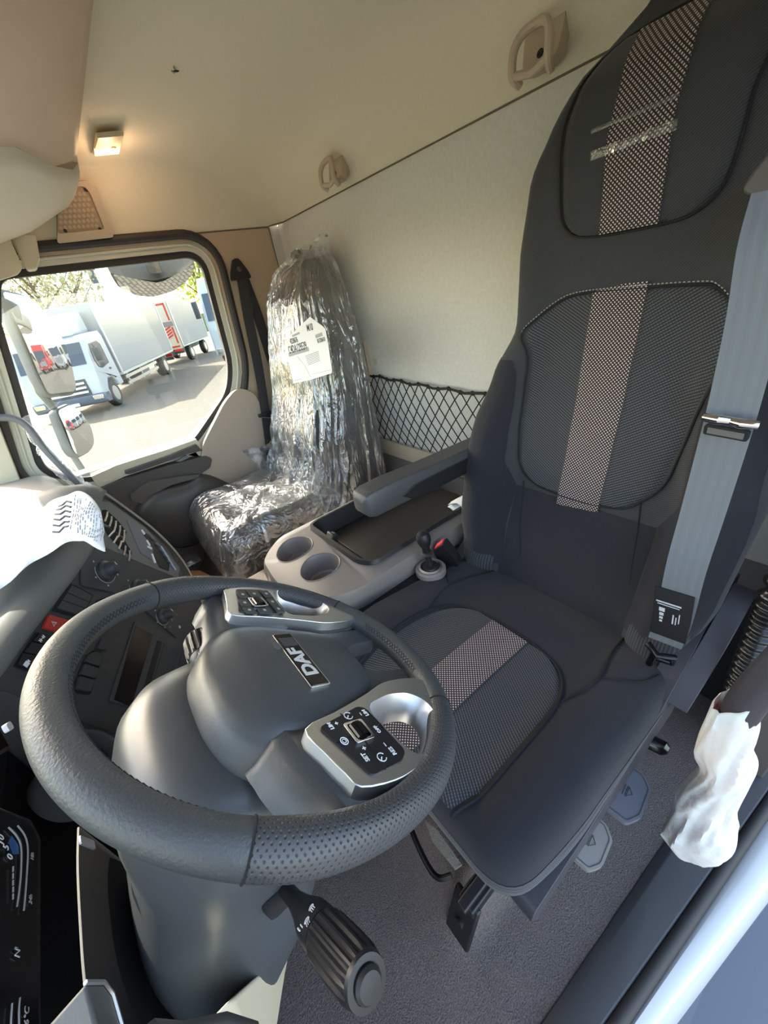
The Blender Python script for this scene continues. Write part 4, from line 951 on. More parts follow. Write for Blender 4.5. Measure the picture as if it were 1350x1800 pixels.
g=G(); g.lathe([(.012,0),(.009,.012),(.0075,Lk*.5),(.008,Lk*.62)],fk,18); obj('shaft',g,M['black'],gl)
g=G(); g.lathe([(.009,Lk*.50),(.0155,Lk*.51),(.0155,Lk*.54),(.010,Lk*.56)],fk,20); obj('collar',g,M['rubber'],gl)
g=G(); g.lathe([(.008,Lk*.56),(.011,Lk*.60),(.0105,Lk*.72),(.015,Lk*.80),(.0185,Lk*.92),(.018,Lk*1.04),(.013,Lk*1.13),(.004,Lk*1.16),(.0005,Lk*1.16)],fk,24); obj('knob',g,M['black'],gl)
# folded grey plastic sheet / cloth between seat and console
fs=thing('loose_plastic_sheet',at(835,930,y=-.72),'pale crumpled plastic sheet tucked between console and driver seat','plastic sheet')
g=G(); A=[at(793,882,y=-.74),at(824,872,y=-.72),at(838,930,y=-.70),at(832,975,y=-.68),at(815,1003,y=-.66)]; Bq=[at(790,890,y=-.77),at(800,905,y=-.76),at(808,940,y=-.74),at(822,970,y=-.71),at(810,1003,y=-.67)]
rows=[[a+Vector((0,0,0)),a.lerp(b,.35)+Vector((0,.012,0)),a.lerp(b,.6)+Vector((0,-.006,0)),a.lerp(b,.8)+Vector((0,.01,0)),b] for a,b in zip(smoothp(A,3),smoothp(Bq,3))]
g.loft(rows,closed=False); obj('sheet',g,M['foam'],fs,solid=.001)
# ================================================================== STEERING WHEEL
tw=.606; WC=Vector((.358,-.0395,.748)); WU=Vector((1,0,0)); WV=Vector((0,math.cos(tw),math.sin(tw))); WN=Vector((0,-math.sin(tw),math.cos(tw)))
def W(u,v,w=0): return WC+WU*u+WV*v+WN*w
FW=(WC,WU,WV,WN)
sw=thing('steering_wheel',WC,'large black leather steering wheel with silver spokes in front of the driver seat','steering wheel')
RM=.2085
def rimr(a): # a in degrees, thicker thumb rests near the side spokes
    r=.0165
    for c in (18,162): r+=.0022*math.exp(-((a-c)/14)**2)
    return r
def rimseg(a0,a1,name,m,lab=None):
    n=max(8,int((a1-a0)/1.5)); g=G(); rings=[];uv=[]
    for i in range(n+1):
        a=math.radians(a0+(a1-a0)*i/n); r=rimr(math.degrees(a)%360); rg=[]
        for k in range(32):
            t=2*math.pi*k/32; rr=RM+r*math.cos(t); rg.append(W(rr*math.cos(a),rr*math.sin(a),r*1.03*math.sin(t))); uv.append((a*RM,t*.0165 if 0 else k/32*.099))
        rings.append(rg)
    g.loft(rings,uv=uv); return obj(name,g,m,sw,angle=80,label=lab)
rimseg(30,151,'rim',M['leather'],'smooth leather upper rim'); rimseg(234,306,'rim',M['leather'],'smooth leather lower rim')
rimseg(151,234,'perforated_grip',M['leatherp'],'perforated leather grip'); rimseg(-54,30,'perforated_grip',M['leatherp'],'perforated leather grip')
for a in (30,151,234,306):
    a_=math.radians(a); r=rimr(a)+.0002; g=G(); g.tube([W((RM+r*math.cos(t))*math.cos(a_),(RM+r*math.cos(t))*math.sin(a_),r*1.03*math.sin(t)) for t in [2*math.pi*k/32 for k in range(32)]],.0009,6,closed=True); obj('rim_seam',g,M['seam'],sw)
# laced stitching on the inner side
def stitch(a0,a1):
    g=G(); n=int((a1-a0)/1.7)
    for side in (0,1):
        pts=[]
        for i in range(n+1):
            a=math.radians(a0+(a1-a0)*i/n); t=math.radians(148+ (16 if (i+side)%2 else -8)); r=.0170
            pts.append(W((RM+r*math.cos(t))*math.cos(a),(RM+r*math.cos(t))*math.sin(a),r*math.sin(t)))
        g.tube(pts,.0006,5)
    return g
for a0,a1 in ((12,28),(32,149),(153,168),(252,288)): obj('stitching',stitch(a0,a1),M['black'],sw)
# airbag cover and lower spokes
half=[(0,.078),(.04,.076),(.075,.064),(.098,.038),(.104,.0),(.094,-.035),(.079,-.068),(.069,-.098),(.056,-.120),(.03,-.130),(0,-.132)]
hubp=half+[(-u,v) for u,v in half[-2:0:-1]]
for s in (-1,1):
    ls=fillet([(s*u,v) for u,v in ((.020,-.112),(.070,-.096),(.068,-.14),(.070,-.178),(.078,-.197),(.040,-.2),(.036,-.178),(.034,-.15),(.026,-.131))],.006,3)
    g=G(); g.prism(ls,FW,-.030,-.006); obj('lower_spoke',g,M['hub'],sw,bevel=.005,seg=3)
hubs=[tuple(v) for v in smoothp(hubp,5,True)]
def hubw(u,v,e): # e distance factor 0 centre..1 edge
    base=.010-.010*sst(-.03,-.19,v)*1.2
    return base
g=G(); rings=[]
for k,dw in ((1.02,-.075),(1.03,-.055),(1.02,-.04),(1.0,-.026),(.975,-.015),(.94,-.0075),(.88,-.002),(.8,0),(.7,.0005),(.6,.001),(.5,.001),(.4,.001),(.3,.001),(.2,.001),(.1,.001),(.01,.001)):
    r=[]
    for u,v in hubs:
        # scale towards a spine so the narrow lower spokes stay shaped
        cu,cv=(0,-.03) 
        if v<-.11:
            kk=1-(1-k)*.35; cu=math.copysign(.056,u) if abs(u)>.03 else 0; 
        uu=u*k; vv_=cv+(v-cv)*k
        # dome
        w=.008*(1-min(1,(uu/.1)**2))-.016*sst(.02,.08,vv_)-.012*sst(-.06,-.19,vv_)
        r.append(W(uu,vv_,w+dw))
    rings.append(r)
g.loft(rings,caps=(True,True)); obj('airbag_cover',g,M['hub'],sw,angle=50)
g=G(); g.lathe([(.075,-.10),(.085,-.06),(.07,-.045)],FW,40); obj('hub_core',g,M['black'],sw)
# badge
def hw_(u,v): return .008*(1-min(1,(u/.1)**2))-.016*sst(.02,.08,v)-.012*sst(-.06,-.19,v)+.0015
bc=(-.002,-.030); bw=hw_(*bc)
FB=(W(bc[0],bc[1],bw-.001),WU,WV,WN)
g=G(); g.prism(rrect(0,0,.108,.027,.002,3),FB,-.004,.0015); bd=obj('badge',g,M['chrome'],sw,bevel=.0008)
g=G(); g.prism(rrect(0,0,.1045,.0235,.001,3),FB,.001,.0022); obj('badge_plate',g,M['gloss'],bd)
text('badge_lettering','DAF',.0235,FB,(-.008,-.0),mat('badge_silver',(.62,.62,.62),.45),bd,ext=.0028,sx=1.25,bold=.0008)
g=G(); g.prism(rrect(.034,0,.018,.020,.001,3),FB,.002,.0026); obj('badge_sticker',g,M['filmthin'],bd)
g=G(); g.prism(rrect(.030,.0175,.014,.007,.003,3),(W(0+bc[0],bc[1],bw-.001),WU,WV,WN),-.001,.002); obj('badge_tab',g,M['dash'],bd)
# side spokes with silver bezels
def pad_outline(s): return [(s*u,v) for u,v in ((.108,.020),(.140,.016),(.166,.010),(.182,.004),(.189,-.03),(.187,-.06),(.178,-.10),(.163,-.13),(.142,-.158),(.120,-.176),(.094,-.182),(.078,-.172),(.072,-.145),(.072,-.112),(.082,-.08),(.090,-.052),(.098,-.02))]
def hole_outline(s): return [(s*u,v) for u,v in ((.108,-.072),(.140,-.074),(.168,-.079),(.166,-.092),(.153,-.115),(.136,-.133),(.118,-.138),(.106,-.128),(.102,-.105))]
for s in (-1,1):
    lab='silver spoke bezel'
    out=[tuple(p) for p in smoothp(pad_outline(s),3,True)]; hol=fillet(hole_outline(s),.008,4)
    big=offset2(hol,.010)
    g=G(); g.plate(out,big,FW,-.006,.0105)
    # sloped inner collar of the opening
    A=[W(p[0],p[1],.0105) for p in big]; Bm=[W(p[0],p[1],-.006) for p in offset2(hol,.0015)]; Cm=[W(p[0],p[1],-.022) for p in hol]
    g.loft([A,Bm,Cm],caps=(False,False)); bz_=obj('spoke_bezel',g,M['satin'],sw,bevel=.0018,seg=2,angle=30,label=lab)
    # dark spoke body below
    g=G(); body_=[(s*u,v) for u,v in ((.085,.045),(.11,.05),(.14,.045),(.17,.035),(.195,.03),(.20,-.03),(.19,-.07),(.175,-.082),(.1,-.07),(.08,-.03))]
    rgs=[[W(p[0]*k,p[1]*(1 if p[1]<.02 else k2),w) for p in smoothp(body_,3,True)] for k,k2,w in ((.97,.55,-.004),(1.0,.8,-.012),(1.0,1.0,-.035),(.97,1.1,-.046),(.9,.8,-.05))]
    g.loft(rgs); obj('spoke',g,M['hub'],sw,angle=60)
    g=G(); rgs=[[W(p[0],p[1],w) for p in offset2(out,d)] for d,w in ((.0015,-.004),(.004,-.012),(.0,-.020))]
    inner=[[W(p[0],p[1],w) for p in offset2(hol,d)] for d,w in ((.002,-.020),(.002,-.028))]
    g.loft(rgs,caps=(False,False)); g.plate(out,offset2(hol,.016),FW,-.024,-.018); obj('spoke_backing',g,M['hub'],sw,angle=50)
    # button pad
    pad=fillet([(s*u,v) for u,v in ((.113,.008),(.128,.003),(.178,-.010),(.176,-.050),(.168,-.062),(.105,-.058),(.100,-.050))],.006)
    g=G(); g.prism(pad,FW,.004,.0125); pd=obj('button_pad',g,M['black'],sw,bevel=.0015)
    g=G(); ro=rrect(s*.132,-.028,.026,.024,.003,3); ri=rrect(s*.132,-.028,.020,.018,.002,3); g.plate(ro,ri,FW,.0125,.0155); obj('roller_frame',g,M['chrome'],pd,bevel=.0008)
    g=G(); 
    rl=[]
    for k in range(15):
        t=math.pi*k/14; rl.append([W(s*.132-.0085,-.028+.008*math.cos(t),.0125+.0065*math.sin(t)+(.0007 if k%2 else 0)),W(s*.132+.0085,-.028+.008*math.cos(t),.0125+.0065*math.sin(t)+(.0007 if k%2 else 0))])
    g.loft(rl,closed=False); obj('roller',g,M['gloss'],pd,angle=10)
    def tx(b,u,v,sz,ax='CENTER'): text('lettering',b,sz,(W(u,v,.0135),WU,WV,WN),(0,0),M['white'],pd,bold=.00012)
    def grooves(segs):
        g=G()
        for a,b in segs: g.tube([W(s*a[0],a[1],.0127),W(s*b[0],b[1],.0127)],.0006,5)
        obj('button_gap',g,M['seam'],pd)
    if s<0:
        grooves([((.119,-.028),(.104,-.024)),((.145,-.028),(.178,-.026)),((.132,-.016),(.134,.002)),((.132,-.040),(.130,-.060))])
        tx('SET',-.160,-.0155,.0062); tx('+',-.151,-.021,.008); tx('RES',-.164,-.047,.0062); tx('–',-.155,-.044,.008)
        tx('LIM',-.116,-.004,.006); tx('+',-.115,-.012,.007); tx('LIM',-.112,-.052,.006); tx('–',-.112,-.045,.007); tx('OFF',-.136,-.050,.0055)
        for c in ((-.166,-.031),(-.110,-.030)):
            g=G(); g.tube([W(c[0]+.0046*math.cos(t),c[1]+.0046*math.sin(t),.0136) for t in [math.radians(-60+300*k/14) for k in range(15)]],.0005,5); g.tube([W(c[0],c[1],.0136),W(c[0]-.003,c[1]+.003,.0136)],.0007,5); obj('cruise_symbol',g,M['white'],pd)
        g=G(); c=(-.137,-.0065); g.tube([W(c[0]+.0042*math.cos(t),c[1]+.0038*math.sin(t),.0136) for t in [2*math.pi*k/14 for k in range(14)]],.0005,5,closed=True); g.tube([W(c[0]+.0022*math.cos(t),c[1]+.002*math.sin(t),.0136) for t in [2*math.pi*k/12 for k in range(12)]],.0004,5,closed=True); obj('horn_symbol',g,M['white'],pd)
    else:
        # six keys around the roller
        keys=[(.110,-.006,.016,.014),(.131,-.007,.020,.014),(.156,-.013,.022,.014),(.108,-.028,.015,.020),(.158,-.032,.022,.018),(.110,-.051,.020,.013),(.132,-.051,.020,.013),(.158,-.052,.022,.013)]
        for a,b,c,d in keys:
            g=G(); g.prism(rrect(a,b,c,d,.002,3),FW,.0125,.0148); kk=obj('key',g,M['panel'],pd,bevel=.0008)
            g=G(); g.prism(rrect(a,b,.005,.004,.001,3),FW,.0148,.0151); obj('key_symbol',g,M['dimprint'],kk)
# ================================================================== STEERING COLUMN
sc=thing('steering_column',W(0,.03,-.2),'dark grey steering column shroud under the wheel with two control stalks','steering column')
def colring(w,ru,rv,cv,e=.75,n=48,cu=0):
    r=[]
    for k in range(n):
        a=2*math.pi*k/n; c,s_=math.cos(a),math.sin(a)
        r.append(W(cu+ru*math.copysign(abs(c)**e,c),cv+rv*math.copysign(abs(s_)**e,s_),w))
    return r
g=G(); g.loft([colring(-.050,.085,.08,.005),colring(-.056,.108,.10,.012),colring(-.075,.122,.115,.018),colring(-.10,.128,.122,.02),colring(-.15,.128,.12,.018),colring(-.21,.120,.11,.0),colring(-.28,.118,.11,-.012),colring(-.36,.108,.105,-.03),colring(-.46,.09,.09,-.05),colring(-.56,.07,.07,-.07)]); obj('shroud',g,M['shroud'],sc,angle=50)
g=G()
for a in (205,):
    pts=[]
    for w,ru,rv,cv in ((-.10,.128,.122,.02),(-.15,.128,.12,.018),(-.21,.120,.11,.0),(-.28,.105,.095,-.03)):
        c,s_=math.cos(math.radians(a)),math.sin(math.radians(a)); e=.75
        pts.append(W(ru*math.copysign(abs(c)**e,c),cv+rv*math.copysign(abs(s_)**e,s_),w))
    g.tube(pts,.0012,6)
obj('shroud_seam',g,M['seam'],sc)
def stalk(P0,P1,name,ribs,label,up=(0,0,1),k=1.0):
    ax=(P1-P0).normalized(); L_=(P1-P0).length; U=Vector(up); U=(U-ax*U.dot(ax)).normalized(); V=ax.cross(U); f=(P0,U,V,ax)
    e=obj(name,G().lathe([(.008*k,0),(.0085*k,L_*.18),(.012*k,L_*.3),(.0175*k,L_*.42),(.0185*k,L_*.5),(.0185*k,L_*.56)],f,28),M['black'],sc,label=label)
    g=G(); rings=[]; n=64
    for z,rr in ((.56,.0175),(.57,.0190),(.60,.0195),(.78,.0198),(.90,.0192),(.95,.0185)):
        r=[]
        for i in range(n):
            a=2*math.pi*i/n; rib=.0011*(1 if (i%4)<2 else -1) if .58<z<.93 and math.cos(a)>-2 else 0
            r.append(f[0]+U*(rr*k+rib*k)*math.cos(a)+V*(rr*k+rib*k)*math.sin(a)+ax*(z*L_))
        rings.append(r)
    g.loft(rings); obj('ribbed_grip',g,M['black'],e,angle=25)
    g=G(); g.lathe([(.0185*k,L_*.95),(.0175*k,L_*.97),(.0125*k,L_*.972),(.0125*k,L_*.965)],f,28); obj('end_ring',g,M['black'],e)
    g=G(); g.lathe([(.0118*k,L_*.95),(.0118*k,L_*.985),(.0095*k,L_*1.0),(.001,L_*1.003)],f,24); obj('end_button',g,M['black'],e)
    return e,f,L_
P0=W(-.105,.035,-.085)
P1t=at(655,1735,x=.075) 
# light stalk: from the column towards the door, slightly up to the driver
d0=ray(500,1560); P0=CAM+d0*.50; d1=ray(650,1735); 
P0=at(500,1560,x=.235); P1=at(652,1736,x=.098)
e,f,L_=stalk(P0,P1,'light_stalk',1,'black light and indicator stalk',k=.92)
# symbols near the middle, facing the camera
ax=f[3]; cdir=(CAM-(P0+ax*L_*.5)).normalized(); cdir=(cdir-ax*cdir.dot(ax)).normalized(); sd=ax.cross(cdir)
for k_,(du,dv) in enumerate(((-.005,.50),(.003,.53),(.010,.49))):
    q=P0+ax*(L_*dv)+ (cdir*math.cos(du/.017)+sd*math.sin(du/.017))*.0172; fs_=(q,ax,sd,ax.cross(sd)); nrm=fs_[3] if fs_[3].dot(cdir)>0 else -fs_[3]
    g=G(); pts=[(q+ax*(.0022*math.cos(t))+sd*(.0026*math.sin(t))+nrm*.0004) for t in [math.pi*(.5+k/8) for k in range(9)]]
    if k_<2:
        g.tube(pts+[pts[0]],.00045,5)
        for j in(-1,0,1): g.tube([q+ax*.001+sd*j*.0016+nrm*.0004,q+ax*.0045+sd*(j*.0016+(.001 if k_ else 0))+nrm*.0004],.0004,4)
    else:
        for j in(-1,1): g.tube([q+sd*j*.0015+ax*.002*j+nrm*.0004,q+sd*j*.0015-ax*.003*j+nrm*.0004],.0007,4)
    obj('stalk_symbol',g,M['white'],e)
g=G(); q=at(484,1572,x=.24); g.box(q,(.03,.03,.03)); obj('stalk_socket',g,M['seam'],sc,bevel=.008)
# wiper stalk, right side of column
Q0=W(.115,.045,-.09); Q0=at(368,1180,y=.02) ; Q1=at(347,1118,y=.03)
dd=.48; 
Q1=CAM+ray(351,1119)*.635; Q0=CAM+ray(378,1205)*.575
e2,f2,L2=stalk(Q0,Q1,'wiper_stalk',1,'black wiper stalk',k=1.12)
ax=f2[3]; cdir=(CAM-(Q0+ax*L2*.5)).normalized(); cdir=(cdir-ax*cdir.dot(ax)).normalized(); sd=ax.cross(cdir)
for du in (-.004,.004):
    q=Q0+ax*(L2*.48)+(cdir*math.cos(du/.016)+sd*math.sin(du/.016))*.0163*1.12/.9
    g=G(); g.tube([q+ax*.0026*math.cos(t)+sd*.0018*math.sin(t)+cdir*.0003 for t in [2*math.pi*k/10 for k in range(10)]],.0004,4,closed=True); obj('stalk_symbol',g,M['white'],e2)
# ================================================================== DASHBOARD
da=thing('dashboard',(.9,.45,.6),'dark grey dashboard with centre switch panel, air vents and instrument display','dashboard')
AL=math.radians(28); TI=math.radians(10)
PO=Vector((.80,.2,.715)); H_=Vector((math.cos(AL),-math.sin(AL),0)); NH=Vector((-math.sin(AL),-math.cos(AL),0)); PN=(NH*math.cos(TI)+Vector((0,0,1))*math.sin(TI)).normalized(); PV=PN.cross(H_); PV=PV if PV.z>0 else -PV
q=at(90,1062,z=.70); PO=q
FP=(PO,H_,PV,PN)
def pp(px,py,d=0):
    q=onp(px,py,PO+PN*d,PN)-PO; return (q.dot(H_),q.dot(PV))
def pps(l,d=0): return [pp(a,b,d) for a,b in l]
# main face of the centre stack
edge=[(-60,1215),(0,1183),(45,1120),(90,1062),(140,996),(170,955),(172,905),(178,872),(200,880),(262,928),(300,968),(325,1005),(345,1050),(356,1090),(352,1150),(335,1215),(300,1320),(150,1300),(60,1245),(0,1215)]
fo=pps(edge)
print('panel outline',[(round(a,3),round(b,3)) for a,b in fo])
g=G(); g.prism(fillet(fo,[0]*len(fo)),FP,-.05,0); obj('centre_panel',g,M['panel'],da,bevel=.004,seg=3)
# light surround of the passenger-side end
rim=[(172,862),(190,872),(262,925),(303,965),(330,1003),(350,1050),(360,1090),(356,1150),(338,1220)]
g=G(); pr=[PO+H_*a+PV*b+PN*.002 for a,b in pps(rim)]; sp_=smoothp(pr,5)
rows=[[p+PN*.003-H_*.008,p+PN*.004,p+H_*.008-PN*.003,p+H_*.014-PN*.03,p+H_*.012-PN*.10] for p in sp_]; g.loft(rows,closed=False); obj('panel_edge',g,M['dashtop'],da,angle=60)
# raised ridge that separates heater controls from vents
rg_=[(165,960),(210,985),(265,1000),(320,1010)]
def recess(pxs,name,m,d=.001,h=.003,r=.006,par=None,bev=.0015,lab=None):
    g=G(); g.prism(fillet(pps(pxs,d),r),FP,d,d+h); return obj(name,g,m,par or da,bevel=bev,label=lab)
recess([(174,882),(192,882),(256,928),(316,998),(312,1016),(262,996),(220,978),(174,958)],'vent_surround',M['slab'],.0004,.0008,.004)
# vents
V1=[(174,898),(185,896),(205,914),(222,936),(218,944),(205,936),(188,922),(178,918)]
V2=[(180,925),(196,930),(218,950),(231,972),(229,978),(210,962),(190,942)]
for vx in (V1,V2):
    vt=recess(vx,'air_vent',M['seam'],.001,.002,.004)
    c=pps(vx,.003); x0=min(p[0] for p in c); x1=max(p[0] for p in c); y0=min(p[1] for p in c); y1=max(p[1] for p in c)
    for k in range(5):
        t=(k+.5)/5
        a=(vx[1][0]+(vx[3][0]-vx[1][0])*t,vx[1][1]+(vx[3][1]-vx[1][1])*t); b=(vx[0][0]+(vx[4][0]-4-vx[0][0])*t+6,vx[0][1]+(vx[4][1]-vx[0][1])*t+14)
        pa,pb=pp(*a,.004),pp(*b,.004); g=G(); md=((pa[0]+pb[0])/2+.004,(pa[1]+pb[1])/2)
        g.tube([PO+H_*m_[0]+PV*m_[1]+PN*.004 for m_ in (pa,md,pb)],.0024,6); obj('vent_slat',g,M['satin'],vt)
# climate display and keys
recess([(222,914),(238,922),(268,965),(266,985),(246,972),(228,930)],'climate_display',M['bluegrey'],.001,.002,.003)
recess([(250,935),(262,940),(297,990),(296,1004),(280,998)],'key_field',M['black'],.001,.0015,.002)
for a,b in (((248,932),(254,940)),((257,950),(263,960)),((259,962),(267,966)),((266,973),(272,990))):
    pa,pb=pp(*a,.004),pp(*b,.004); g=G(); u=Vector((pb[0]-pa[0],pb[1]-pa[1])); v=Vector((-u.y,u.x)).normalized()*.006
    g.prism([pa,pb,(pb[0]+v.x,pb[1]+v.y),(pa[0]+v.x,pa[1]+v.y)],FP,.002,.005); obj('climate_key',g,M['white'],da,bevel=.001)
for k in range(5):
    a=(266+k*7,946+k*10); b=(276+k*7,952+k*10); pa,pb=pp(*a,.004),pp(*b,.004); g=G(); g.tube([PO+H_*p_[0]+PV*p_[1]+PN*.004 for p_ in (pa,pb)],.0018,6); obj('climate_key',g,M['dash'],da)
g=G(); pa,pb=pp(282,960,.004),pp(308,1002,.004); g.tube([PO+H_*p_[0]+PV*p_[1]+PN*.005 for p_ in (pa,((pa[0]+pb[0])/2,(pa[1]+pb[1])/2),pb)],.0025,8); obj('bright_bar',g,mat('blue_highlight_bar',(.3,.4,.52),.3),da)
# heater knob field + knobs
recess([(140,985),(165,960),(215,975),(262,1015),(312,1068),(330,1110),(318,1130),(290,1105),(240,1060),(190,1040),(140,1030)],'knob_field',M['panel'],.0005,.003,.01)
for i,(px,py,rk) in enumerate(((187,1003,.0235),(243,1033,.0215),(287,1083,.0195))):
    c=pp(px,py,.006); f=(PO+H_*c[0]+PV*c[1],H_,PV,PN); 
    kb=obj('heater_knob',G().lathe([(rk,.003),(rk*.98,.010),(rk*.80,.013),(rk*.72,.014),(rk*.62,.030),(rk*.55,.034),(.001,.035)],f,32),M['panel'],da)
    g=G(); g.box(f[0]+PN*.0355+PV*rk*.35,(.002,.008,.001),(H_,PV,PN)); obj('pointer',g,M['dimprint'],kb)
    g=G(); g.tube([f[0]+H_*(rk*1.22*math.cos(t))+PV*(rk*1.22*math.sin(t))+PN*.0036 for t in [math.radians(120+180*k/20) for k in range(21)]],.0006,5); obj('scale_arc',g,M['dimprint'],kb)
    for t in (100,165,225,305):
        t=math.radians(t); g=G(); g.lathe([(.0016,.0035),(.0024,.0041),(.0016,.0041)],(f[0]+H_*(rk*1.5*math.cos(t))+PV*(rk*1.5*math.sin(t)),H_,PV,PN),8); obj('scale_mark',g,M['dimprint'],kb)
for px,py in ((302,1090),(310,1080),(299,1102),(316,1102)):
    c=pp(px,py,.004); g=G(); g.lathe([(.0045,.003),(.004,.0045),(.001,.0048)],(PO+H_*c[0]+PV*c[1],H_,PV,PN),14); obj('small_key',g,M['dimprint'] if px==316 else M['dash'],da)
# switch pockets
pk_=recess([(121,1024),(164,1046),(143,1088),(90,1074)],'switch_pocket',M['seam'],.0004,.001,.004)
for t0,t1 in ((0,.31),(.34,.64),(.67,1)):
    a,b,c,d=(124,1030),(160,1048),(141,1083),(98,1070)
    def L2_(p,q,t): return (p[0]+(q[0]-p[0])*t,p[1]+(q[1]-p[1])*t)
    quad=[L2_(a,d,t0),L2_(b,c,t0),L2_(b,c,t1),L2_(a,d,t1)]
    recess(quad,'blank_switch',M['panel'],.001,.004,.002,par=pk_)
p2_=recess([(168,1056),(184,1050),(204,1060),(190,1078),(160,1078)],'switch_pocket',M['seam'],.0004,.001,.004); recess([(171,1060),(184,1054),(199,1062),(188,1074),(165,1074)],'blank_switch',M['panel'],.001,.004,.002,par=p2_)
hz=recess([(82,1082),(122,1094),(110,1116),(72,1105)],'hazard_switch',M['redbtn'],.001,.006,.004,bev=.002,lab='red hazard warning button')
c=pp(95,1096,.007); FH=(PO+H_*c[0]+PV*c[1],H_,PV,PN)
for s_ in (1,.55):
    g=G(); g.tube([FH[0]+H_*(.0058*s_*math.cos(t))+PV*(.0058*s_*math.sin(t))+PN*.0073 for t in [math.radians(90+120*k) for k in range(3)]],.0006,5,closed=True); obj('triangle_symbol',g,M['white'],hz)
p3_=recess([(62,1110),(104,1124),(56,1184),(22,1172)],'switch_pocket',M['seam'],.0004,.001,.004)
for q_ in ([(66,1113),(98,1123),(88,1137),(54,1128)],[(52,1130),(86,1139),(75,1155),(38,1148)],[(36,1150),(74,1157),(56,1180),(26,1170)]): sw2=recess(q_,'rocker_switch',M['black'],.001,.005,.002,par=p3_)
c=pp(75,1122,.008); g=G(); f=(PO+H_*c[0]+PV*c[1]+PN*.0068)
g.tube([f-H_*.006,f+H_*.006],.0006,5)
for s_ in(-1,1):
    g.tube([f+H_*.006*s_-PV*.003,f+H_*.006*s_+PV*.003],.0006,5)
    g.tube([f+H_*.003*s_-PV*.003,f+H_*.003*s_+PV*.003],.0006,5)
obj('axle_symbol',g,M['white'],p3_)
c=pp(50,1166,.008); g=G(); f=(PO+H_*c[0]+PV*c[1]); g.prism([(-.006,-.003),(.003,-.003),(.003,.0),(.006,-.002),(.006,.004),(.003,.002),(.003,.005),(-.006,.005)],(f,H_,PV,PN),.0062,.0068); obj('camera_symbol',g,M['white'],p3_,smooth=False)
p4_=recess([(132,1218),(130,1200),(150,1152),(165,1143),(181,1152),(158,1222)],'switch_pocket',M['seam'],.0004,.001,.004)
for q_ in ([(152,1152),(165,1146),(177,1154),(171,1172),(146,1164)],[(145,1168),(170,1176),(164,1193),(138,1186)],[(136,1190),(163,1197),(155,1217),(132,1212)]): recess(q_,'blank_switch',M['panel'],.001,.005,.002,par=p4_)
recess([(176,1122),(192,1128),(184,1144),(168,1140)],'blank_switch',M['panel'],.001,.005,.002)
# radio bay
rb=recess([(190,1232),(236,1092),(322,1128),(290,1262)],'radio_bay',M['dark'],.0005,.003,.003)
recess([(200,1230),(238,1100),(268,1116),(230,1243)],'radio_display',M['gloss'],.0032,.001,.001,par=rb,lab='black glass display')
recess([(242,1245),(276,1126),(285,1129),(251,1249)],'slot',M['black'],.0032,.001,.001,par=rb); recess([(254,1250),(288,1131),(314,1145),(284,1257)],'storage_flap',M['panel'],.0032,.002,.001,par=rb)
# grey dash top over the panel: from panel top edge up to the windscreen
top_edge=[(-80,1270),(-40,1225),(0,1183),(45,1120),(90,1062),(140,996),(172,940),(176,880),(185,868)]
E0=[PO+H_*a+PV*b for a,b in pps(top_edge)]
E0=smoothp(E0,4)
g=G(); rows=[]
for i,p in enumerate(E0):
    t=i/(len(E0)-1)
    r0=p+PN*.003; up_=Vector((0,0,1)); back=(-NH)
    ridge=r0+up_*.035+back*.03
    rows.append([r0-PV*.003,r0+PN*.004+up_*.006,r0+up_*.024+back*.010,ridge,ridge+back*.06+up_*.008,ridge+back*.20+Vector((0,.0,-.002)),Vector((ridge.x+.06,.50,.755)),Vector((ridge.x+.08,.63,.70))])
g.loft(rows,closed=False); obj('dash_top',g,M['slab'],da,angle=70)
print('top',E0[0],E0[-1])
# passenger-side top pad
g=G(); rows=[]
for x,zz,yf in ((.90,.74,.30),(1.05,.742,.24),(1.2,.738,.17),(1.5,.725,.16),(1.75,.715,.19),(1.93,.70,.22)):
    rows.append([Vector((x,yf+.03,.30)),Vector((x,yf+.01,.45)),Vector((x,yf,.60)),Vector((x,yf+.005,zz-.035)),Vector((x,yf+.03,zz-.008)),Vector((x,yf+.07,zz)),Vector((x,(yf+.57)/2,zz+.006)),Vector((x,.50,zz)),Vector((x,.63,.70))])
rows=[[r[i] for r in rows] for i in range(9)]
rows=[smoothp(r,5) for r in rows]; g.loft(rows,closed=False); obj('passenger_pad',g,M['dashtop'],da,angle=60)
# defroster / speaker grille on top
g=G()
gp=[at(5,935,z=.748),at(35,912,z=.748),at(85,885,z=.748),at(92,893,z=.748),at(80,905,z=.748),at(8,945,z=.748)]
g.add(gp+[p+Vector((0,0,.004)) for p in gp],[(0,1,2,3,4,5),(11,10,9,8,7,6)]+[(i,(i+1)%6,6+(i+1)%6,6+i) for i in range(6)]); gg=obj('top_grille',g,M['cream'],da)
g=G()
for k in range(14):
    t=k/13; a=gp[0].lerp(gp[2],t)+Vector((0,0,.0045)); b=gp[5].lerp(gp[3],t)+Vector((0,0,.0045)); g.tube([a,b],.0012,5)
obj('grille_slots',g,M['greymetal'],gg)
g=G(); g.tube(smoothp([at(-10,905,z=.752),at(30,885,z=.752),at(70,871,z=.752),at(100,868,z=.75)],6),.0015,6); obj('top_seam',g,M['greymetal'],da)
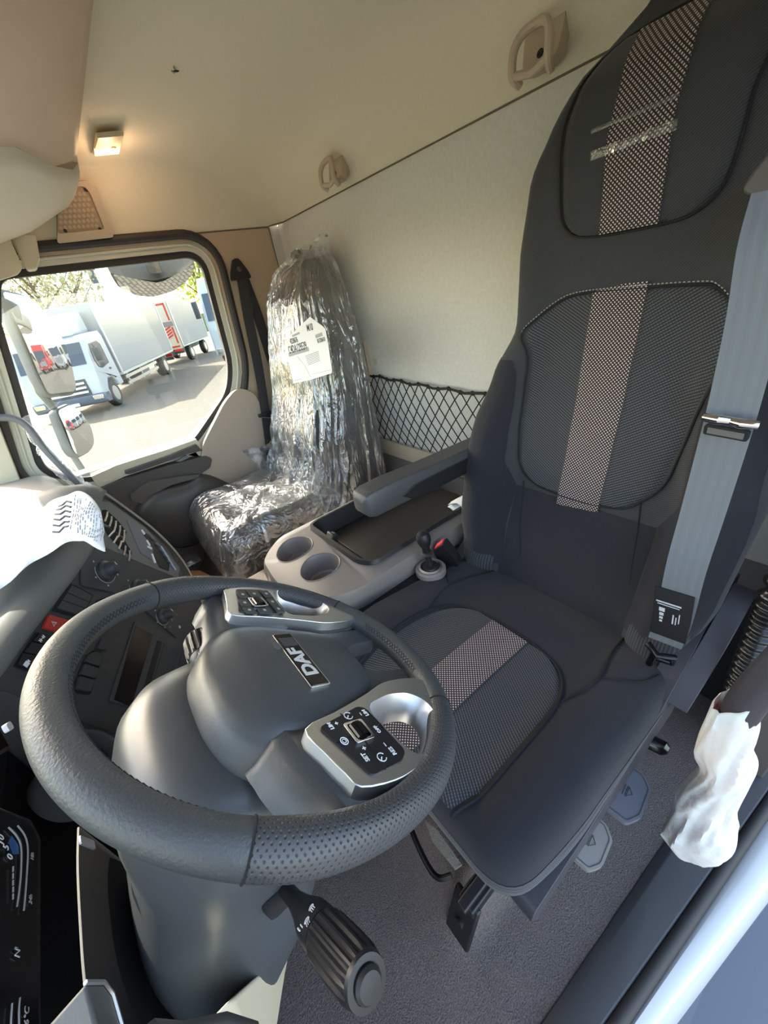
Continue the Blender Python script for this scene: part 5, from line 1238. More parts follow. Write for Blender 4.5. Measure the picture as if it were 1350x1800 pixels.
# lower dash in front of the driver
g=G(); g.prism([(.02,.56),(.66,.56),(.72,.70),(.72,.80),(.02,.80)],YF(.40),-.02,.0); obj('driver_dash_back',g,M['black'],da)
g=G(); rows=[]
lowedge=[PO+H_*a+PV*b for a,b in pps([(-60,1215),(0,1213),(60,1240),(150,1270),(240,1300),(310,1320)])]
lowedge=smoothp(lowedge,4)
rows=[[p,p+NH*.004-Vector((0,0,.006)),p+NH*.0-Vector((0,0,.05)),p-NH*.03-Vector((0,0,.16)),p-NH*.08-Vector((0,0,.34))] for p in lowedge]
g.loft(rows,closed=False); obj('lower_panel',g,M['panel'],da,angle=60)
g=G(); c=at(170,1335,z=.50); g.lathe([(.052,-.08),(.052,.0),(.049,.003),(.045,.0),(.043,-.02)],(at(168,1322,y=.24),Vector((1,0,0)),Vector((0,.5,.86)),Vector((0,-.86,.5))),40); obj('round_bezel',g,M['panel'],da)
# instrument display
YC=.30
FI=YF(YC)
def ip(px,py): q=at(px,py,y=YC-.004); return (q.x,q.z)
corner=[ip(-60,1405),ip(0,1420),ip(45,1440),ip(62,1455),ip(70,1480),ip(68,1600),ip(72,1800),ip(75,1950)]
cl_=corner+[(corner[-1][0],.80),(corner[0][0],.80)]
bz_o=[ip(-60,1385),ip(0,1412),ip(60,1436),ip(78,1470),ip(80,1800),ip(85,1960)]
g=G(); out=bz_o+[(bz_o[-1][0],.83),(bz_o[0][0]+.02,.83)]; g.prism(out,FI,-.02,.001); obj('display_bezel',g,M['black'],da,bevel=.003)
g=G(); g.prism(cl_,FI,.001,.0022); ds=obj('instrument_display',g,M['gloss'],da,label='dark digital instrument display')
def it(b,px,py,s_,m='white'): p=ip(px,py); text('lettering',b,s_,(FI[0]-Vector((0,.004,0)),FI[1],FI[2],FI[3]),p,M[m],ds,sx=.9)
it('5',11,1489,.014); it('0',18,1506,.014); it('10',2,1476,.014); it('18h',57,1505,.008,'dimprint'); it('24h',54,1580,.008,'dimprint'); it('N',31,1675,.012); it('16°C',47,1790,.010,'dimprint'); it('2',29,1667,.007,'dimprint')
def iline(pxs,r,m='dimprint',nm='dial_ring'):
    g=G(); g.tube([Vector((ip(*p)[0],YC-.0045,ip(*p)[1])) for p in smoothp2(pxs)],r,5); obj(nm,g,M[m],ds)
def smoothp2(p): return [tuple(v) for v in smoothp([(a,b) for a,b in p],5)]
iline([(14,1455),(28,1470),(36,1490),(36,1530),(33,1565),(29,1594)],.0009); iline([(30,1452),(43,1470),(48,1495),(46,1540),(43,1580),(41,1601)],.0009)
iline([(34,1755),(32,1780),(33,1830)],.0009); iline([(20,1765),(18,1800),(19,1830)],.0009)
for k in range(5): iline([(22,1524+k*12),(22,1533+k*12)],.0009)
g=G(); p=[ip(22,1468),ip(34,1485),ip(35,1500),ip(25,1500),ip(18,1480)]; g.prism(p,FI,.0025,.0032); obj('blue_segment',g,mat('display_blue',(.01,.03,.09),.3,emis=(.03,.12,.35),es=.05),ds)
# dark well edge right of the display and trims
def strip(pxs,y0,wd,name,m,dy=.0):
    P=[at(a,b,y=y0) for a,b in pxs]; g=G(); g.loft([[p+Vector((0,0,0)),p+Vector((wd,-.002,0)),p+Vector((wd,.05,0)),p+Vector((0,.05,0))] for p in smoothp(P,4)]); return obj(name,g,m,da,angle=50)
g=G(); P=[at(138,1455,y=.22),at(137,1530,y=.22),at(143,1650,y=.22),at(149,1725,y=.22),at(160,1810,y=.22)]
g.loft([[p,p+Vector((0,.0,-.35))] for p in smoothp(P,4)],closed=False); obj('well_side',g,M['matte'],da,solid=.003)
g=G(); g.tube(smoothp(P,4),.0012,6); obj('well_edge',g,M['greymetal'],da)
g=G(); g.prism([(-.02,-.02),(.70,-.02),(.70,.575),(-.02,.575)],YF(.335),-.02,0); obj('knee_panel',g,M['matte'],da)
g=G(); g.prism(rrect(0,0,.009,.030,.002),(at(155,1480,y=.20),Vector((.9,0,.2)).normalized(),Vector((-.2,0,.9)).normalized(),Vector((0,-1,0))),-.002,.0); obj('silver_tab',g,mat('lilac_silver',(.35,.34,.42),.3,metal=.7),da,bevel=.002)
tb=[at(150,1727,y=.13),at(182,1727,y=.13),at(198,1748,y=.13),at(222,1830,y=.13),at(180,1840,y=.13)]
g=G(); g.add(tb+[p+Vector((0,.03,-.01)) for p in tb],[(0,1,2,3,4),(9,8,7,6,5)]+[(i,(i+1)%5,5+(i+1)%5,5+i) for i in range(5)]); lv=obj('tilt_lever',g,M['dash'],da,bevel=.002)
g=G(); g.tube([tb[0],tb[1],tb[2],tb[3]],.0012,6); obj('lever_edge',g,M['satin'],lv)
lt_=at(25,1275,y=.2); g=G(); g.prism(rrect(0,0,.011,.008,.003),(at(18,1276,y=.19),Vector((.8,0,-.5)).normalized(),Vector((.5,0,.8)).normalized(),Vector((0,-1,0))),-.004,0); obj('small_silver_tab',g,mat('pale_tab',(.5,.48,.52),.35),da,bevel=.002)
# beige lower column trim and dark pedal-side cover
g=G(); lp_=[at(512,1660,y=.12),at(500,1720,y=.14),at(485,1820,y=.17),at(430,1830,y=.16),at(405,1755,y=.13)]
g.add(lp_+[p+Vector((0,.04,0)) for p in lp_],[(0,1,2,3,4),(9,8,7,6,5)]+[(i,(i+1)%5,5+(i+1)%5,5+i) for i in range(5)]); obj('knee_trim',g,M['cream'],da,bevel=.006,label='cream lower knee trim')
g=G(); lp_=[at(240,1800,y=.07),at(275,1768,y=.07),at(330,1772,y=.07),at(405,1760,y=.07),at(460,1780,y=.07),at(475,1860,y=.08),at(250,1900,y=.08)]; n_=len(lp_)
g.add(lp_+[p+Vector((0,.06,-.05)) for p in lp_],[tuple(range(n_)),tuple(range(2*n_-1,n_-1,-1))]+[(i,(i+1)%n_,n_+(i+1)%n_,n_+i) for i in range(n_)]); obj('knee_cover',g,M['panel'],da,bevel=.006)
# ---------------------------------------------------------------- papers on the dash
pa_=thing('printed_papers',(.8,.2,.78),'white printed sheets draped over the dashboard edge at the left','paper')
def drape(rowsA,rowsB):
    return None
L_edge=[(184,968,.002),(150,950,.75),]
n1=[(-60,880),(0,950),(60,905),(108,868),(140,866),(168,882),(182,925),(184,968)]
# build as a strip between an upper and a lower edge, following the dash top then hanging over its front
upe=[at(-60,960,z=.775),at(0,925,z=.775),at(55,905,z=.776),at(95,880,z=.80),at(118,868,z=.822),at(140,865,z=.835),at(160,873,z=.835),at(178,900,z=.815),at(182,925,z=.795)]
loe=[at(-60,1080,z=.760),at(0,1032,z=.765),at(30,1015,z=.768),at(60,985,z=.775),at(100,965,z=.785),at(128,951,z=.79),at(145,950,z=.79),at(165,962,z=.78),at(184,968,z=.77)]
ue=smoothp(upe,4); le=smoothp(loe,4); rows=[]
for i,(a,b) in enumerate(zip(ue,le)):
    t=i/(len(ue)-1); rows.append([a.lerp(b,s_/8)+Vector((0,0,.012*math.sin(math.pi*s_/8)*(1-t)+.003*math.sin(i*.7+s_))) for s_ in range(9)])
g=G(); g.loft(rows,closed=False); sh=obj('sheet',g,M['paper'],pa_,solid=.0006,angle=80)
def on_sheet(t,s_): 
    f=t*(len(rows)-1); i=min(len(rows)-2,int(f)); r0,r1=rows[i],rows[i+1]; ff=f-i; ss=s_*8; j=min(7,int(ss)); fs2=ss-j
    return (r0[j].lerp(r0[j+1],fs2)).lerp(r1[j].lerp(r1[j+1],fs2),ff)+Vector((-.0004,-.0006,.0012))
g=G(); random.seed(3)
for k in range(15):
    t=.60+.025*k; s0=.12
    while s0<.85:
        ln=random.uniform(.02,.10); 
        if random.random()<.72: g.tube([on_sheet(t,s0),on_sheet(t,min(.92,s0+ln*.5)),on_sheet(t,min(.93,s0+ln))],.0009,4)
        s0+=ln+.03
obj('print_lines',g,M['inkgrey'],sh)
for a,b,c,d in ((.62,.16,.66,.26),(.66,.45,.69,.52)): 
    g=G(); q=[on_sheet(a,b),on_sheet(c,b),on_sheet(c,d),on_sheet(a,d)]; g.add(q,[(0,1,2,3)]); obj('print_block',g,M['inkgrey'],sh)
g=G()
for k in range(6):
    s0=.30+k*.09; g.tube([on_sheet(.46,s0-.03),on_sheet(.50,s0),on_sheet(.535,s0-.05),on_sheet(.575,s0-.02)],.0022,5)
obj('large_print',g,M['ink'],sh)
# ================================================================== DRIVER SIDE: grab handle, foam, coiled hose
gh=thing('grab_handle',(.0,-.50,.35),'dark grey entry grab handle at the right edge, sleeved in white foam','grab handle')
hp_=[at(1420,1125,y=-.50),at(1352,1190,y=-.50),at(1322,1222,y=-.50),at(1296,1262,y=-.50),at(1275,1320,y=-.50),at(1262,1360,y=-.51),at(1248,1400,y=-.515),at(1240,1430,y=-.52)]
g=G(); g.tube(smoothp(hp_,5),.020,16,up=(0,1,0)); obj('bar',g,M['seatplastic'],gh)
fm=thing('foam_sleeve',(.0,-.50,.30),'crumpled white translucent foam sleeve wrapped round the entry grab handle','foam wrap')
L=[(1240,1262),(1228,1290),(1222,1320),(1232,1345),(1212,1362),(1190,1385),(1186,1410),(1172,1440),(1168,1452),(1185,1478),(1215,1500)]
Rr=[(1332,1246),(1336,1278),(1330,1305),(1324,1325),(1332,1352),(1318,1385),(1300,1420),(1294,1440),(1296,1470),(1290,1500),(1262,1512)]
rings=[]; NF=72
L=smoothp([(a,b,0) for a,b in L],7); Rr=smoothp([(a,b,0) for a,b in Rr],7)
for i,(a,b) in enumerate(zip(L,Rr)):
    A=at(a.x,a.y,y=-.50-.01*i/len(L)); Bq=at(b.x,b.y,y=-.50-.01*i/len(L)); c=(A+Bq)/2; h=(Bq-A)/2; dp=Vector((0,1,0)); rr=h.length*.62; r=[]
    for k in range(NF):
        t=2*math.pi*k/NF; f=1+.16*(ridged(math.cos(t)*1.6+i*.02,math.sin(t)*1.6,i*.05+.5*math.cos(t)))-.10+.05*(ridged(math.cos(t)*2.2,math.sin(t)*2.2,i*.09))-.02
        r.append(c+h*math.cos(t)*(1 if abs(math.cos(t))>.9 else f)+dp*rr*math.sin(t)*f)
    rings.append(r)
# open, folded-back collar at the top
c0=sum(rings[0],Vector())/NF
col1=[c0+(p-c0)*1.02+Vector((0,0,.030+.012*math.cos(2*math.pi*k/NF+2.6))) for k,p in enumerate(rings[0])]
col2=[c0+(p-c0)*.93+Vector((0,0,.032+.012*math.cos(2*math.pi*k/NF+2.6))) for k,p in enumerate(rings[0])]
col3=[c0+(p-c0)*.80+Vector((0,0,-.004)) for k,p in enumerate(rings[0])]
g=G(); g.loft([col3,col2,col1]+rings,caps=(False,True)); obj('sleeve',g,M['foam'],fm,angle=45)
hs=thing('coiled_hose',(.02,-.6,.5),'shiny black ribbed hose running down behind the grab handle','hose')
pth=smoothp([at(1420,930,y=-.66),at(1362,1050,y=-.65),at(1345,1095,y=-.65),at(1322,1150,y=-.65),at(1302,1200,y=-.65),at(1288,1240,y=-.65)],30)
g=G(); g.tube(pth,[.0165+.0035*math.sin(i*.9) for i in range(len(pth))],14); obj('hose',g,mat('hose_black',(.008,.008,.009),.25),hs,angle=80)
g=thing('belt_guide',(.15,-.80,1.15),'dark plastic seat belt guide at the top right edge of the driver seat','belt guide')
bgx=G(); bp_=[at(1352,262,y=-.70),at(1322,300,y=-.70),at(1303,332,y=-.70),at(1306,345,y=-.70),at(1352,358,y=-.70),at(1400,365,y=-.70),at(1400,240,y=-.70)]
n_=len(bp_); bgx.add(bp_+[p+Vector((0,-.05,-.0)) for p in bp_],[tuple(range(n_)),tuple(range(2*n_-1,n_-1,-1))]+[(i,(i+1)%n_,n_+(i+1)%n_,n_+i) for i in range(n_)]); obj('guide',bgx,M['seatplastic'],g,bevel=.006,seg=3)
# ================================================================== PASSENGER SIDE details
pg=thing('passenger_grab_handle',(1.86,.2,.8),'grey curved grab handle on the front pillar, sleeved in clear film','grab handle')
pp_=[at(-40,736,x=1.86),at(0,734,x=1.86),at(28,737,x=1.855),at(50,752,x=1.85),at(75,785,x=1.84),at(110,822,x=1.83),at(150,862,x=1.82)]
g=G(); g.tube(smoothp(pp_,6),.012,14); obj('bar',g,mat('handle_grey',(.16,.16,.17),.4),pg)
g=G(); rg=[]; sp_=smoothp([at(52,742,x=1.845),at(75,778,x=1.84),at(95,810,x=1.83),at(125,838,x=1.82),at(158,868,x=1.81)],8)
for i,p in enumerate(sp_):
    r=.020+.012*math.sin(i*.35)**2+.004*math.sin(i*1.3); rg.append([p+Vector((.4*r*math.cos(t),r*math.cos(t)*(1+.2*nz(i*.3,t,0)),r*math.sin(t)*(1.1+.25*nz(i*.3,t*2,4)))) for t in [2*math.pi*k/20 for k in range(20)]])
g.loft(rg,caps=(False,False)); obj('film_sleeve',g,M['filmthin'],pg,angle=30)
cd=thing('cardboard_box',(1.5,-.05,.02),'brown cardboard piece lying in the passenger footwell','cardboard')
g=G(); q=[at(322,1003,z=.13),at(352,1002,z=.13),at(382,1018,z=.13),at(405,1062,z=.13),at(398,1090,z=.13),at(355,1106,z=.13),at(330,1110,z=.13),at(322,1060,z=.13)]
n_=len(q); g.add(q+[p-Vector((0,0,.06)) for p in q],[tuple(range(n_)),tuple(range(2*n_-1,n_-1,-1))]+[(i,(i+1)%n_,n_+(i+1)%n_,n_+i) for i in range(n_)]); obj('board',g,M['card'],cd,bevel=.003)
pb=thing('plastic_bag',(1.85,-.05,.1),'small clear plastic bag lying in the passenger footwell by the door','plastic bag')
q0=at(332,990,z=.13); g=G(); g.grid(lambda a,b:q0+Vector(((a-.5)*.13,(b-.5)*.10,.02+.025*ridged(a*3,b*3,1)*math.sin(math.pi*a)*math.sin(math.pi*b))),18,18); obj('bag',g,M['film2'],pb,angle=25)
# ================================================================== TRUCK'S OWN MIRRORS (outside the passenger window)
def mirror(name,pxs,x,target,label,depth=.06,convex=0,bl=None):
    """housing with a reflective face looking back at the driver; target = world direction the reflection looks to"""
    cx_=sum(p[0] for p in pxs)/len(pxs); cy_=sum(p[1] for p in pxs)/len(pxs); c=at(*(bl or (cx_,cy_)),x=x); d=(c-CAM).normalized(); n_=(Vector(target).normalized()-d).normalized()
    up=Vector((0,0,1)); u=up.cross(n_).normalized(); v=n_.cross(u); fr=(c,u,v,n_)
    P=[]
    for p in pxs:
        q=onp(p[0],p[1],c,n_)-c; P.append((q.dot(u),q.dot(v)))
    t=thing(name,c,label,'mirror')
    P=[tuple(a) for a in fillet(P,.02)]
    g=G(); 
    m0=len(P); cc2=Vector((sum(a for a,b in P)/m0,sum(b for a,b in P)/m0))
    rings=[]
    for k,dd in ((1.0,0),(1.05,-.004),(1.07,-.02),(1.0,-depth*.8),(.7,-depth)): rings.append([c+u*(cc2.x+(a-cc2.x)*k)+v*(cc2.y+(b-cc2.y)*k)+n_*dd for a,b in P])
    g.loft(rings); obj('housing',g,mat('mirror_housing',(.10,.11,.11),.5),t)
    if convex:
        g=G(); rings=[]; 
        R0=max((a-cc2.x)**2+(b-cc2.y)**2 for a,b in P)
        for k in (1,.9,.8,.7,.6,.5,.4,.3,.2,.1,.01):
            r=[]
            for a,b in P:
                aa=cc2.x+(a-cc2.x)*k; bb=cc2.y+(b-cc2.y)*k; R2=(aa-cc2.x)**2+(bb-cc2.y)**2; r.append(c+u*aa+v*bb+n_*(.001+convex*(R0-R2)))
            rings.append(r)
        g.loft(rings,caps=(False,True)); obj('reflector',g,M['mirror'],t,angle=80)
    else:
        g=G(); g.prism(P,fr,.0,.003); obj('reflector',g,M['mirror'],t,smooth=False)
    return t,c,n_
m1,c1,n1=mirror('main_mirror',[(2,512),(40,520),(66,537),(88,566),(108,600),(122,640),(133,680),(130,688),(85,693),(66,660),(40,600),(15,545)],2.28,(.05,-1,.035),'large flat wing mirror outside the passenger window reflecting sky and parked trucks',bl=(70,628),convex=.3)
g=G(); g.tube([c1+Vector((.02,.09,.30)),at(18,540,x=2.30),at(72,690,x=2.30),at(100,725,x=2.30),at(128,800,x=2.30),at(160,850,x=2.28)],[.02,.03,.02,.014,.014,.014],10); obj('mirror_arm',g,mat('mirror_arm_grey',(.12,.13,.13),.5),m1)
m2,c2,n2=mirror('wide_angle_mirror',[(100,722),(124,711),(140,724),(158,752),(164,778),(158,792),(138,803),(126,790),(110,750)],2.28,(.1,-1,-.12),'small convex wide angle mirror under the large wing mirror',convex=.9)
m3,c3,n3=mirror('kerb_mirror',[(197,480),(230,490),(270,493),(310,484),(339,463),(341,472),(330,490),(305,508),(270,519),(240,518),(212,506)],2.22,(.45,-.15,-1),'wide kerb view mirror hanging at the top of the passenger window',depth=.10,convex=.35)
g=G(); g.tube([c3+Vector((-.02,0,.03)),c3+Vector((-.06,0,.2)),Vector((2.04,c3.y,1.66))],[.03,.025,.02],8); obj('mirror_arm',g,M['dash'],m3)
# ================================================================== OUTSIDE
GZ=-1.2
gm=mat('block_paving',(.36,.32,.25),.9); q=NB(gm); b=gm.node_tree.nodes['Principled BSDF']
br=q.n('ShaderNodeTexBrick'); tc=q.n('ShaderNodeTexCoord'); mp=q.n('ShaderNodeMapping'); mp.inputs['Rotation'].default_value=(0,0,.5); mp.inputs['Scale'].default_value=(1,1,1)
q.link(tc.outputs['Object'],mp.inputs[0]); q.link(mp.outputs[0],br.inputs['Vector']); br.inputs['Scale'].default_value=3.2; br.inputs['Color1'].default_value=(.14,.122,.088,1); br.inputs['Color2'].default_value=(.12,.105,.076,1); br.inputs['Mortar'].default_value=(.055,.048,.036,1); br.inputs['Mortar Size'].default_value=.045
q.link(br.outputs[0],b.inputs['Base Color'])
g=G(); g.grid(lambda a,b:Vector((-80+a*240,-110+b*230,GZ)),4,4); gr=struct('ground',g,gm,smooth=False)
g=G(); gp=[Vector((16,3.2,GZ+.02)),Vector((60,6,GZ+.02)),Vector((60,30,GZ+.02)),Vector((10,30,GZ+.02)),Vector((9,9,GZ+.02))]; g.add(gp,[(0,1,2,3,4)]); gs=obj('grass_strip',g,mat('grass',(.16,.26,.05),.95,noise_s=3,noise_b=.5,bump_d=.05,var=.4)); tag(gs,'strip of green grass beside the parked truck','grass',kind='stuff')
# wheels
def wheel(c,axis,r,w_,parent,name='wheel'):
    ax=Vector(axis).normalized(); u=Vector((0,0,1)); v=ax.cross(u); f=(Vector(c),u,v,ax)
    g=G(); g.lathe([(r*.62,-w_/2),(r*.92,-w_/2),(r,-w_*.36),(r,w_*.36),(r*.92,w_/2),(r*.62,w_/2),(r*.6,w_*.3)],f,28,caps=(False,False)); t=obj(name,g,M['rubber'],parent)
    g=G(); g.lathe([(r*.60,w_*.5),(r*.56,w_*.28),(r*.36,w_*.18),(r*.30,w_*.44),(r*.20,w_*.46),(.001,w_*.46)],f,24); g.lathe([(r*.60,-w_*.5),(r*.3,-w_*.4),(.001,-w_*.4)],f,24); obj('rim',g,M['satin'],t)
    for k in range(8):
        a=2*math.pi*k/8; g=G(); g.lathe([(r*.05,w_*.2),(r*.04,w_*.32),(.001,w_*.32)],(f[0]+(u*math.cos(a)+v*math.sin(a))*r*.45,u,v,ax),6); obj('wheel_nut',g,M['dark'],t)
def wedge(name,c0,hd,pts,w0,w1,m,parent,bev=.03,lab=None,seg=2):
    """side profile pts (along, z) extruded across from w0 to w1 (to the truck's left = +)"""
    h=Vector((hd[0],hd[1],0)).normalized(); l=Vector((-h.y,h.x,0)); g=G(); g.prism(pts,(Vector(c0),h,Vector((0,0,1)),l),w0,w1); return obj(name,g,m,parent,bevel=bev,seg=seg,label=lab)
white=M['paint']; tgl=mat('truck_glass',(.03,.045,.06),.08,coat=.5)
boxm=mat('box_body_grey_white',(.27,.285,.29),.3,coat=.1,noise_s=.8,noise_b=.25,bump_d=.02)
def box_truck(origin,hd,label,length=7.6,cabcol=None,grille=True,group=None,nocab=False):
    """origin: ground point under the box's front-left corner; hd heading; left side faces us"""
    O=Vector(origin); h=Vector((hd[0],hd[1],0)).normalized(); l=Vector((-h.y,h.x,0)); cc_=cabcol or white
    t=thing('box_trailer' if nocab else 'box_truck',O,label,'trailer' if nocab else 'truck',group)
    f=(O,h,Vector((0,0,1)),l)
    BW=2.4
    # left side is at lateral 0, body extends to -BW
    g=G(); g.prism([(-length,.95),(0,.95),(0,3.28),(-length,3.28)],f,-BW,0); obj('box_body',g,boxm,t,bevel=.04)
    for a0 in (0,-length):
        g=G(); g.prism([(a0-.04,.93),(a0+.04,.93),(a0+.04,3.3),(a0-.04,3.3)],f,-.02,.02); obj('corner_post',g,M['satin'],t)
    g=G(); g.prism([(-length,.86),(0,.86),(0,.95),(-length,.95)],f,-BW+.05,.01); obj('lower_rail',g,M['frame'],t)
    for y_ in (-.7,-1.7):
        g=G(); g.prism([(-length+.1,.55),(1.6,.5),(1.6,.72),(-length+.1,.8)],f,y_-.05,y_+.05); obj('chassis_rail',g,M['dash'],t)
    if nocab:
        g=G(); g.prism([(-.3,.55),(.0,.55),(.0,.66),(-.3,.66)],f,-BW+.1,-.1); rb_=obj('rear_bumper',g,M['dark'],t)
        for y_ in (-.35,-1.1): g=G(); g.prism([(.0,.66),(.05,.66),(.05,.82),(.0,.82)],f,y_-.2,y_+.2); obj('tail_light',g,M['red'],rb_,bevel=.01)
        for a_ in (-1.4,-length*.8):
            for y_,s_ in ((-.22,1),(-BW+.22,-1)): wheel(O+h*a_+l*y_+Vector((0,0,.42)),l*s_,.42,.3,t)
        return t,f
    # cab
    prof=[(.12,.75),(.12,2.25),(.25,2.42),(1.35,2.38),(1.62,2.2),(1.86,1.55),(1.94,1.3),(1.96,.45),(1.55,.42),(1.52,.72),(1.30,.93),(.82,.93),(.60,.72),(.58,.6),(.12,.6)]
    g=G(); g.prism(prof,f,-BW+.05,-.05); cb=obj('cab',g,cc_,t,bevel=.08,seg=3)
    g=G(); g.prism([(.15,2.4),(.2,3.1),(.5,3.0),(1.2,2.65),(1.45,2.38)],f,-BW+.35,-.35); obj('roof_deflector',g,cc_,cb,bevel=.1,seg=3)
    g=G(); g.prism([(.62,1.38),(1.28,1.30),(1.52,1.36),(1.60,1.6),(1.45,2.08),(.80,2.12),(.62,2.0)],f,-.06,-.03); obj('side_window',g,tgl,cb,bevel=.01)
    g=G(); a=Vector((1.63,2.17)); b_=Vector((1.87,1.53)); nn=Vector((b_.y-a.y,-(b_.x-a.x))).normalized()*-1; 
    pr=[tuple(a+nn*-.01),tuple(b_+nn*-.01),tuple(b_+nn*.02),tuple(a+nn*.02)]; g.prism(pr,f,-BW+.2,-.2); obj('windscreen',g,tgl,cb)
    g=G(); g.prism([(1.93,.62),(1.99,.62),(1.97,1.12),(1.92,1.12)],f,-BW+.45,-.45); gl_=obj('grille',g,M['dark'],cb)
    for k in range(3):
        g=G(); g.prism([(1.97,.70+k*.14),(2.02,.70+k*.14),(2.01,.76+k*.14),(1.97,.76+k*.14)],f,-BW+.5,-.5); obj('grille_bar',g,M['satin'],gl_)
    g=G(); g.prism([(1.6,.30),(1.98,.30),(2.03,.42),(2.02,.62),(1.6,.62)],f,-BW+.05,-.05); bp2=obj('bumper',g,M['bluegrey'],cb,bevel=.04)
    for y_ in (-.28,-BW+.28):
        g=G(); g.prism([(2.01,.44),(2.045,.44),(2.04,.58),(2.01,.58)],f,y_-.16,y_+.16); obj('headlight',g,M['chrome'],bp2,bevel=.01)
    g=G(); g.prism([(2.03,.34),(2.045,.34),(2.045,.44),(2.03,.44)],f,-BW/2-.26,-BW/2+.26); obj('number_plate',g,M['white'],bp2)
    for y_ in (.12,-BW-.12):
        g=G(); g.prism(rrect(1.55,1.75,.12,.42,.05),f,y_-.09,y_+.09); obj('door_mirror',g,M['dark'],cb,bevel=.03)
        g=G(); g.tube([O+h*1.5+l*(y_*.6)+Vector((0,0,2.05)),O+h*1.55+l*y_+Vector((0,0,1.98))],.025,6); obj('mirror_bracket',g,M['dark'],cb)
    g=G(); g.prism([(.68,1.18),(.8,1.18),(.8,1.24),(.68,1.24)],f,-.05,-.02); obj('door_handle',g,M['dark'],cb)
    # side guard, tank
    g=G(); 
    for z in (.45,.68): g.prism([(-length*.58,z),(-.3,z),(-.3,z+.11),(-length*.58,z+.11)],f,-.10,-.06)
    obj('side_guard',g,M['satin'],t)
    for a_ in (-.6,-2.2,-length*.55):
        g=G(); g.prism([(a_,.4),(a_+.06,.4),(a_+.06,.9),(a_,.9)],f,-.12,-.07); obj('guard_post',g,M['satin'],t)
    g=G(); g.prism(rrect(-2.9,.62,.9,.42,.08),f,-.75,-.14); obj('fuel_tank',g,M['dash'],t,bevel=.03)
    for a_,dbl in ((1.06,0),(-length*.72,1)):
        for y_,s_ in ((-.22,1),(-BW+.22,-1)):
            wheel(O+h*a_+l*y_+Vector((0,0,.42)),l*s_,.42,.26+(.16 if dbl else 0),t)
    g=G(); g.prism([(-length-.06,.45),(-length,.45),(-length,.6),(-length-.06,.6)],f,-BW+.1,-.1); rb_=obj('rear_bumper',g,M['dark'],t)
    for y_ in (-.3,-BW+.3):
        g=G(); g.prism([(-length-.10,.62),(-length-.04,.62),(-length-.04,.78),(-length-.10,.78)],f,y_-.18,y_+.18); obj('tail_light',g,M['red'],rb_,bevel=.01)
    return t,f
t1,f1=box_truck((18.2,-1.50,GZ),(-.9,.43),'white box truck parked nearest outside the window, facing left')
# second truck body behind, seen at its open rear corner with red chevron marks
t2,f2=box_truck((26.7,-5.75,GZ),(-.86,.51),'white box trailer parked behind the first truck, red marks on its rear door',length=5.6,nocab=True)
# panel with red border and chevrons standing at the rear of the first truck
O=f1[0]; h,l=f1[1],f1[3]
P1=(f2[0]+f2[1]*.05-f2[3]*1.2,f2[3],Vector((0,0,1)),f2[1])
g=G(); g.prism([(-.15,.8),(1.15,.8),(1.15,3.28),(-.15,3.28)],P1,-.03,0); pn=obj('rear_panel',g,M['cream'],t2)
for q_ in ([(.08,3.1),(1.0,3.1),(1.0,3.18),(.08,3.18)],[(.95,2.3),(1.03,2.3),(1.03,3.18),(.95,3.18)],[(.95,1.1),(1.03,1.1),(1.03,1.95),(.95,1.95)],[(.1,.9),(1.03,.9),(1.03,.98),(.1,.98)]): g=G(); g.prism(q_,P1,0,.02); obj('red_marking',g,M['red'],pn)
for k in range(4): g=G(); z=1.35+k*.14; g.prism([(.45,z),(.9,z+.18),(.9,z+.26),(.45,z+.08)],P1,0,.02); obj('red_marking',g,M['red'],pn)
g=G(); g.prism([(.05,2.0),(1.1,2.0),(1.1,2.25),(.05,2.25)],P1,0,.02); obj('grey_band',g,M['greymetal'],pn)
# white tractor cab at the right edge of the window
def tractor(c,hd,label,colr,group=None):
    O=Vector((c[0],c[1],GZ)); h=Vector((hd[0],hd[1],0)).normalized(); l=Vector((-h.y,h.x,0)); f=(O,h,Vector((0,0,1)),l); t=thing('tractor_truck',O,label,'truck',group)
    g=G(); g.prism([(-2.2,.9),(-2.2,3.5),(-1.9,3.75),(-.6,3.7),(-.25,3.2),(0,1.9),(.06,.5),(-.3,.42),(-.5,1.0),(-1.3,1.0),(-1.5,.7)],f,-1.25,1.25); cb=obj('cab',g,colr,t,bevel=.10,seg=3)
    g=G(); g.prism([(-.27,3.05),(-.02,1.98),(.03,1.98),(-.22,3.08)],f,-1.08,1.08); obj('windscreen',g,tgl,cb)
    for s_ in(-1,1):
        g=G(); g.prism([(-1.3,2.0),(-.3,1.95),(-.4,2.9),(-1.3,2.9)],f,1.22*s_-.04,1.22*s_+.04); obj('side_window',g,tgl,cb)
        g=G(); g.prism(rrect(-.1,2.5,.16,.7,.06),f,1.5*s_-.1,1.5*s_+.1); obj('door_mirror',g,M['dark'],cb,bevel=.04)
        g=G(); g.prism([(.05,.55),(.12,.55),(.12,.8),(.05,.8)],f,.85*s_-.25,.85*s_+.25); obj('headlight',g,M['chrome'],cb,bevel=.01)
        wheel(O-h*.9+l*(s_*1.05)+Vector((0,0,.5)),l*s_,.5,.3,t); wheel(O-h*4.2+l*(s_*1.05)+Vector((0,0,.5)),l*s_,.5,.3,t)
    g=G(); g.prism([(.0,.95),(.08,.95),(.05,1.7),(.0,1.7)],f,-.75,.75); gl_=obj('grille',g,M['dark'],cb)
    for k in range(5): g=G(); g.prism([(.07,1.0+k*.14),(.1,1.0+k*.14),(.1,1.07+k*.14),(.07,1.07+k*.14)],f,-.7,.7); obj('grille_bar',g,M['satin'],gl_)
    g=G(); g.prism([(-5.6,.6),(-2,.6),(-2,.85),(-5.6,.85)],f,-.45,.45); obj('chassis',g,M['dark'],t)
    return t
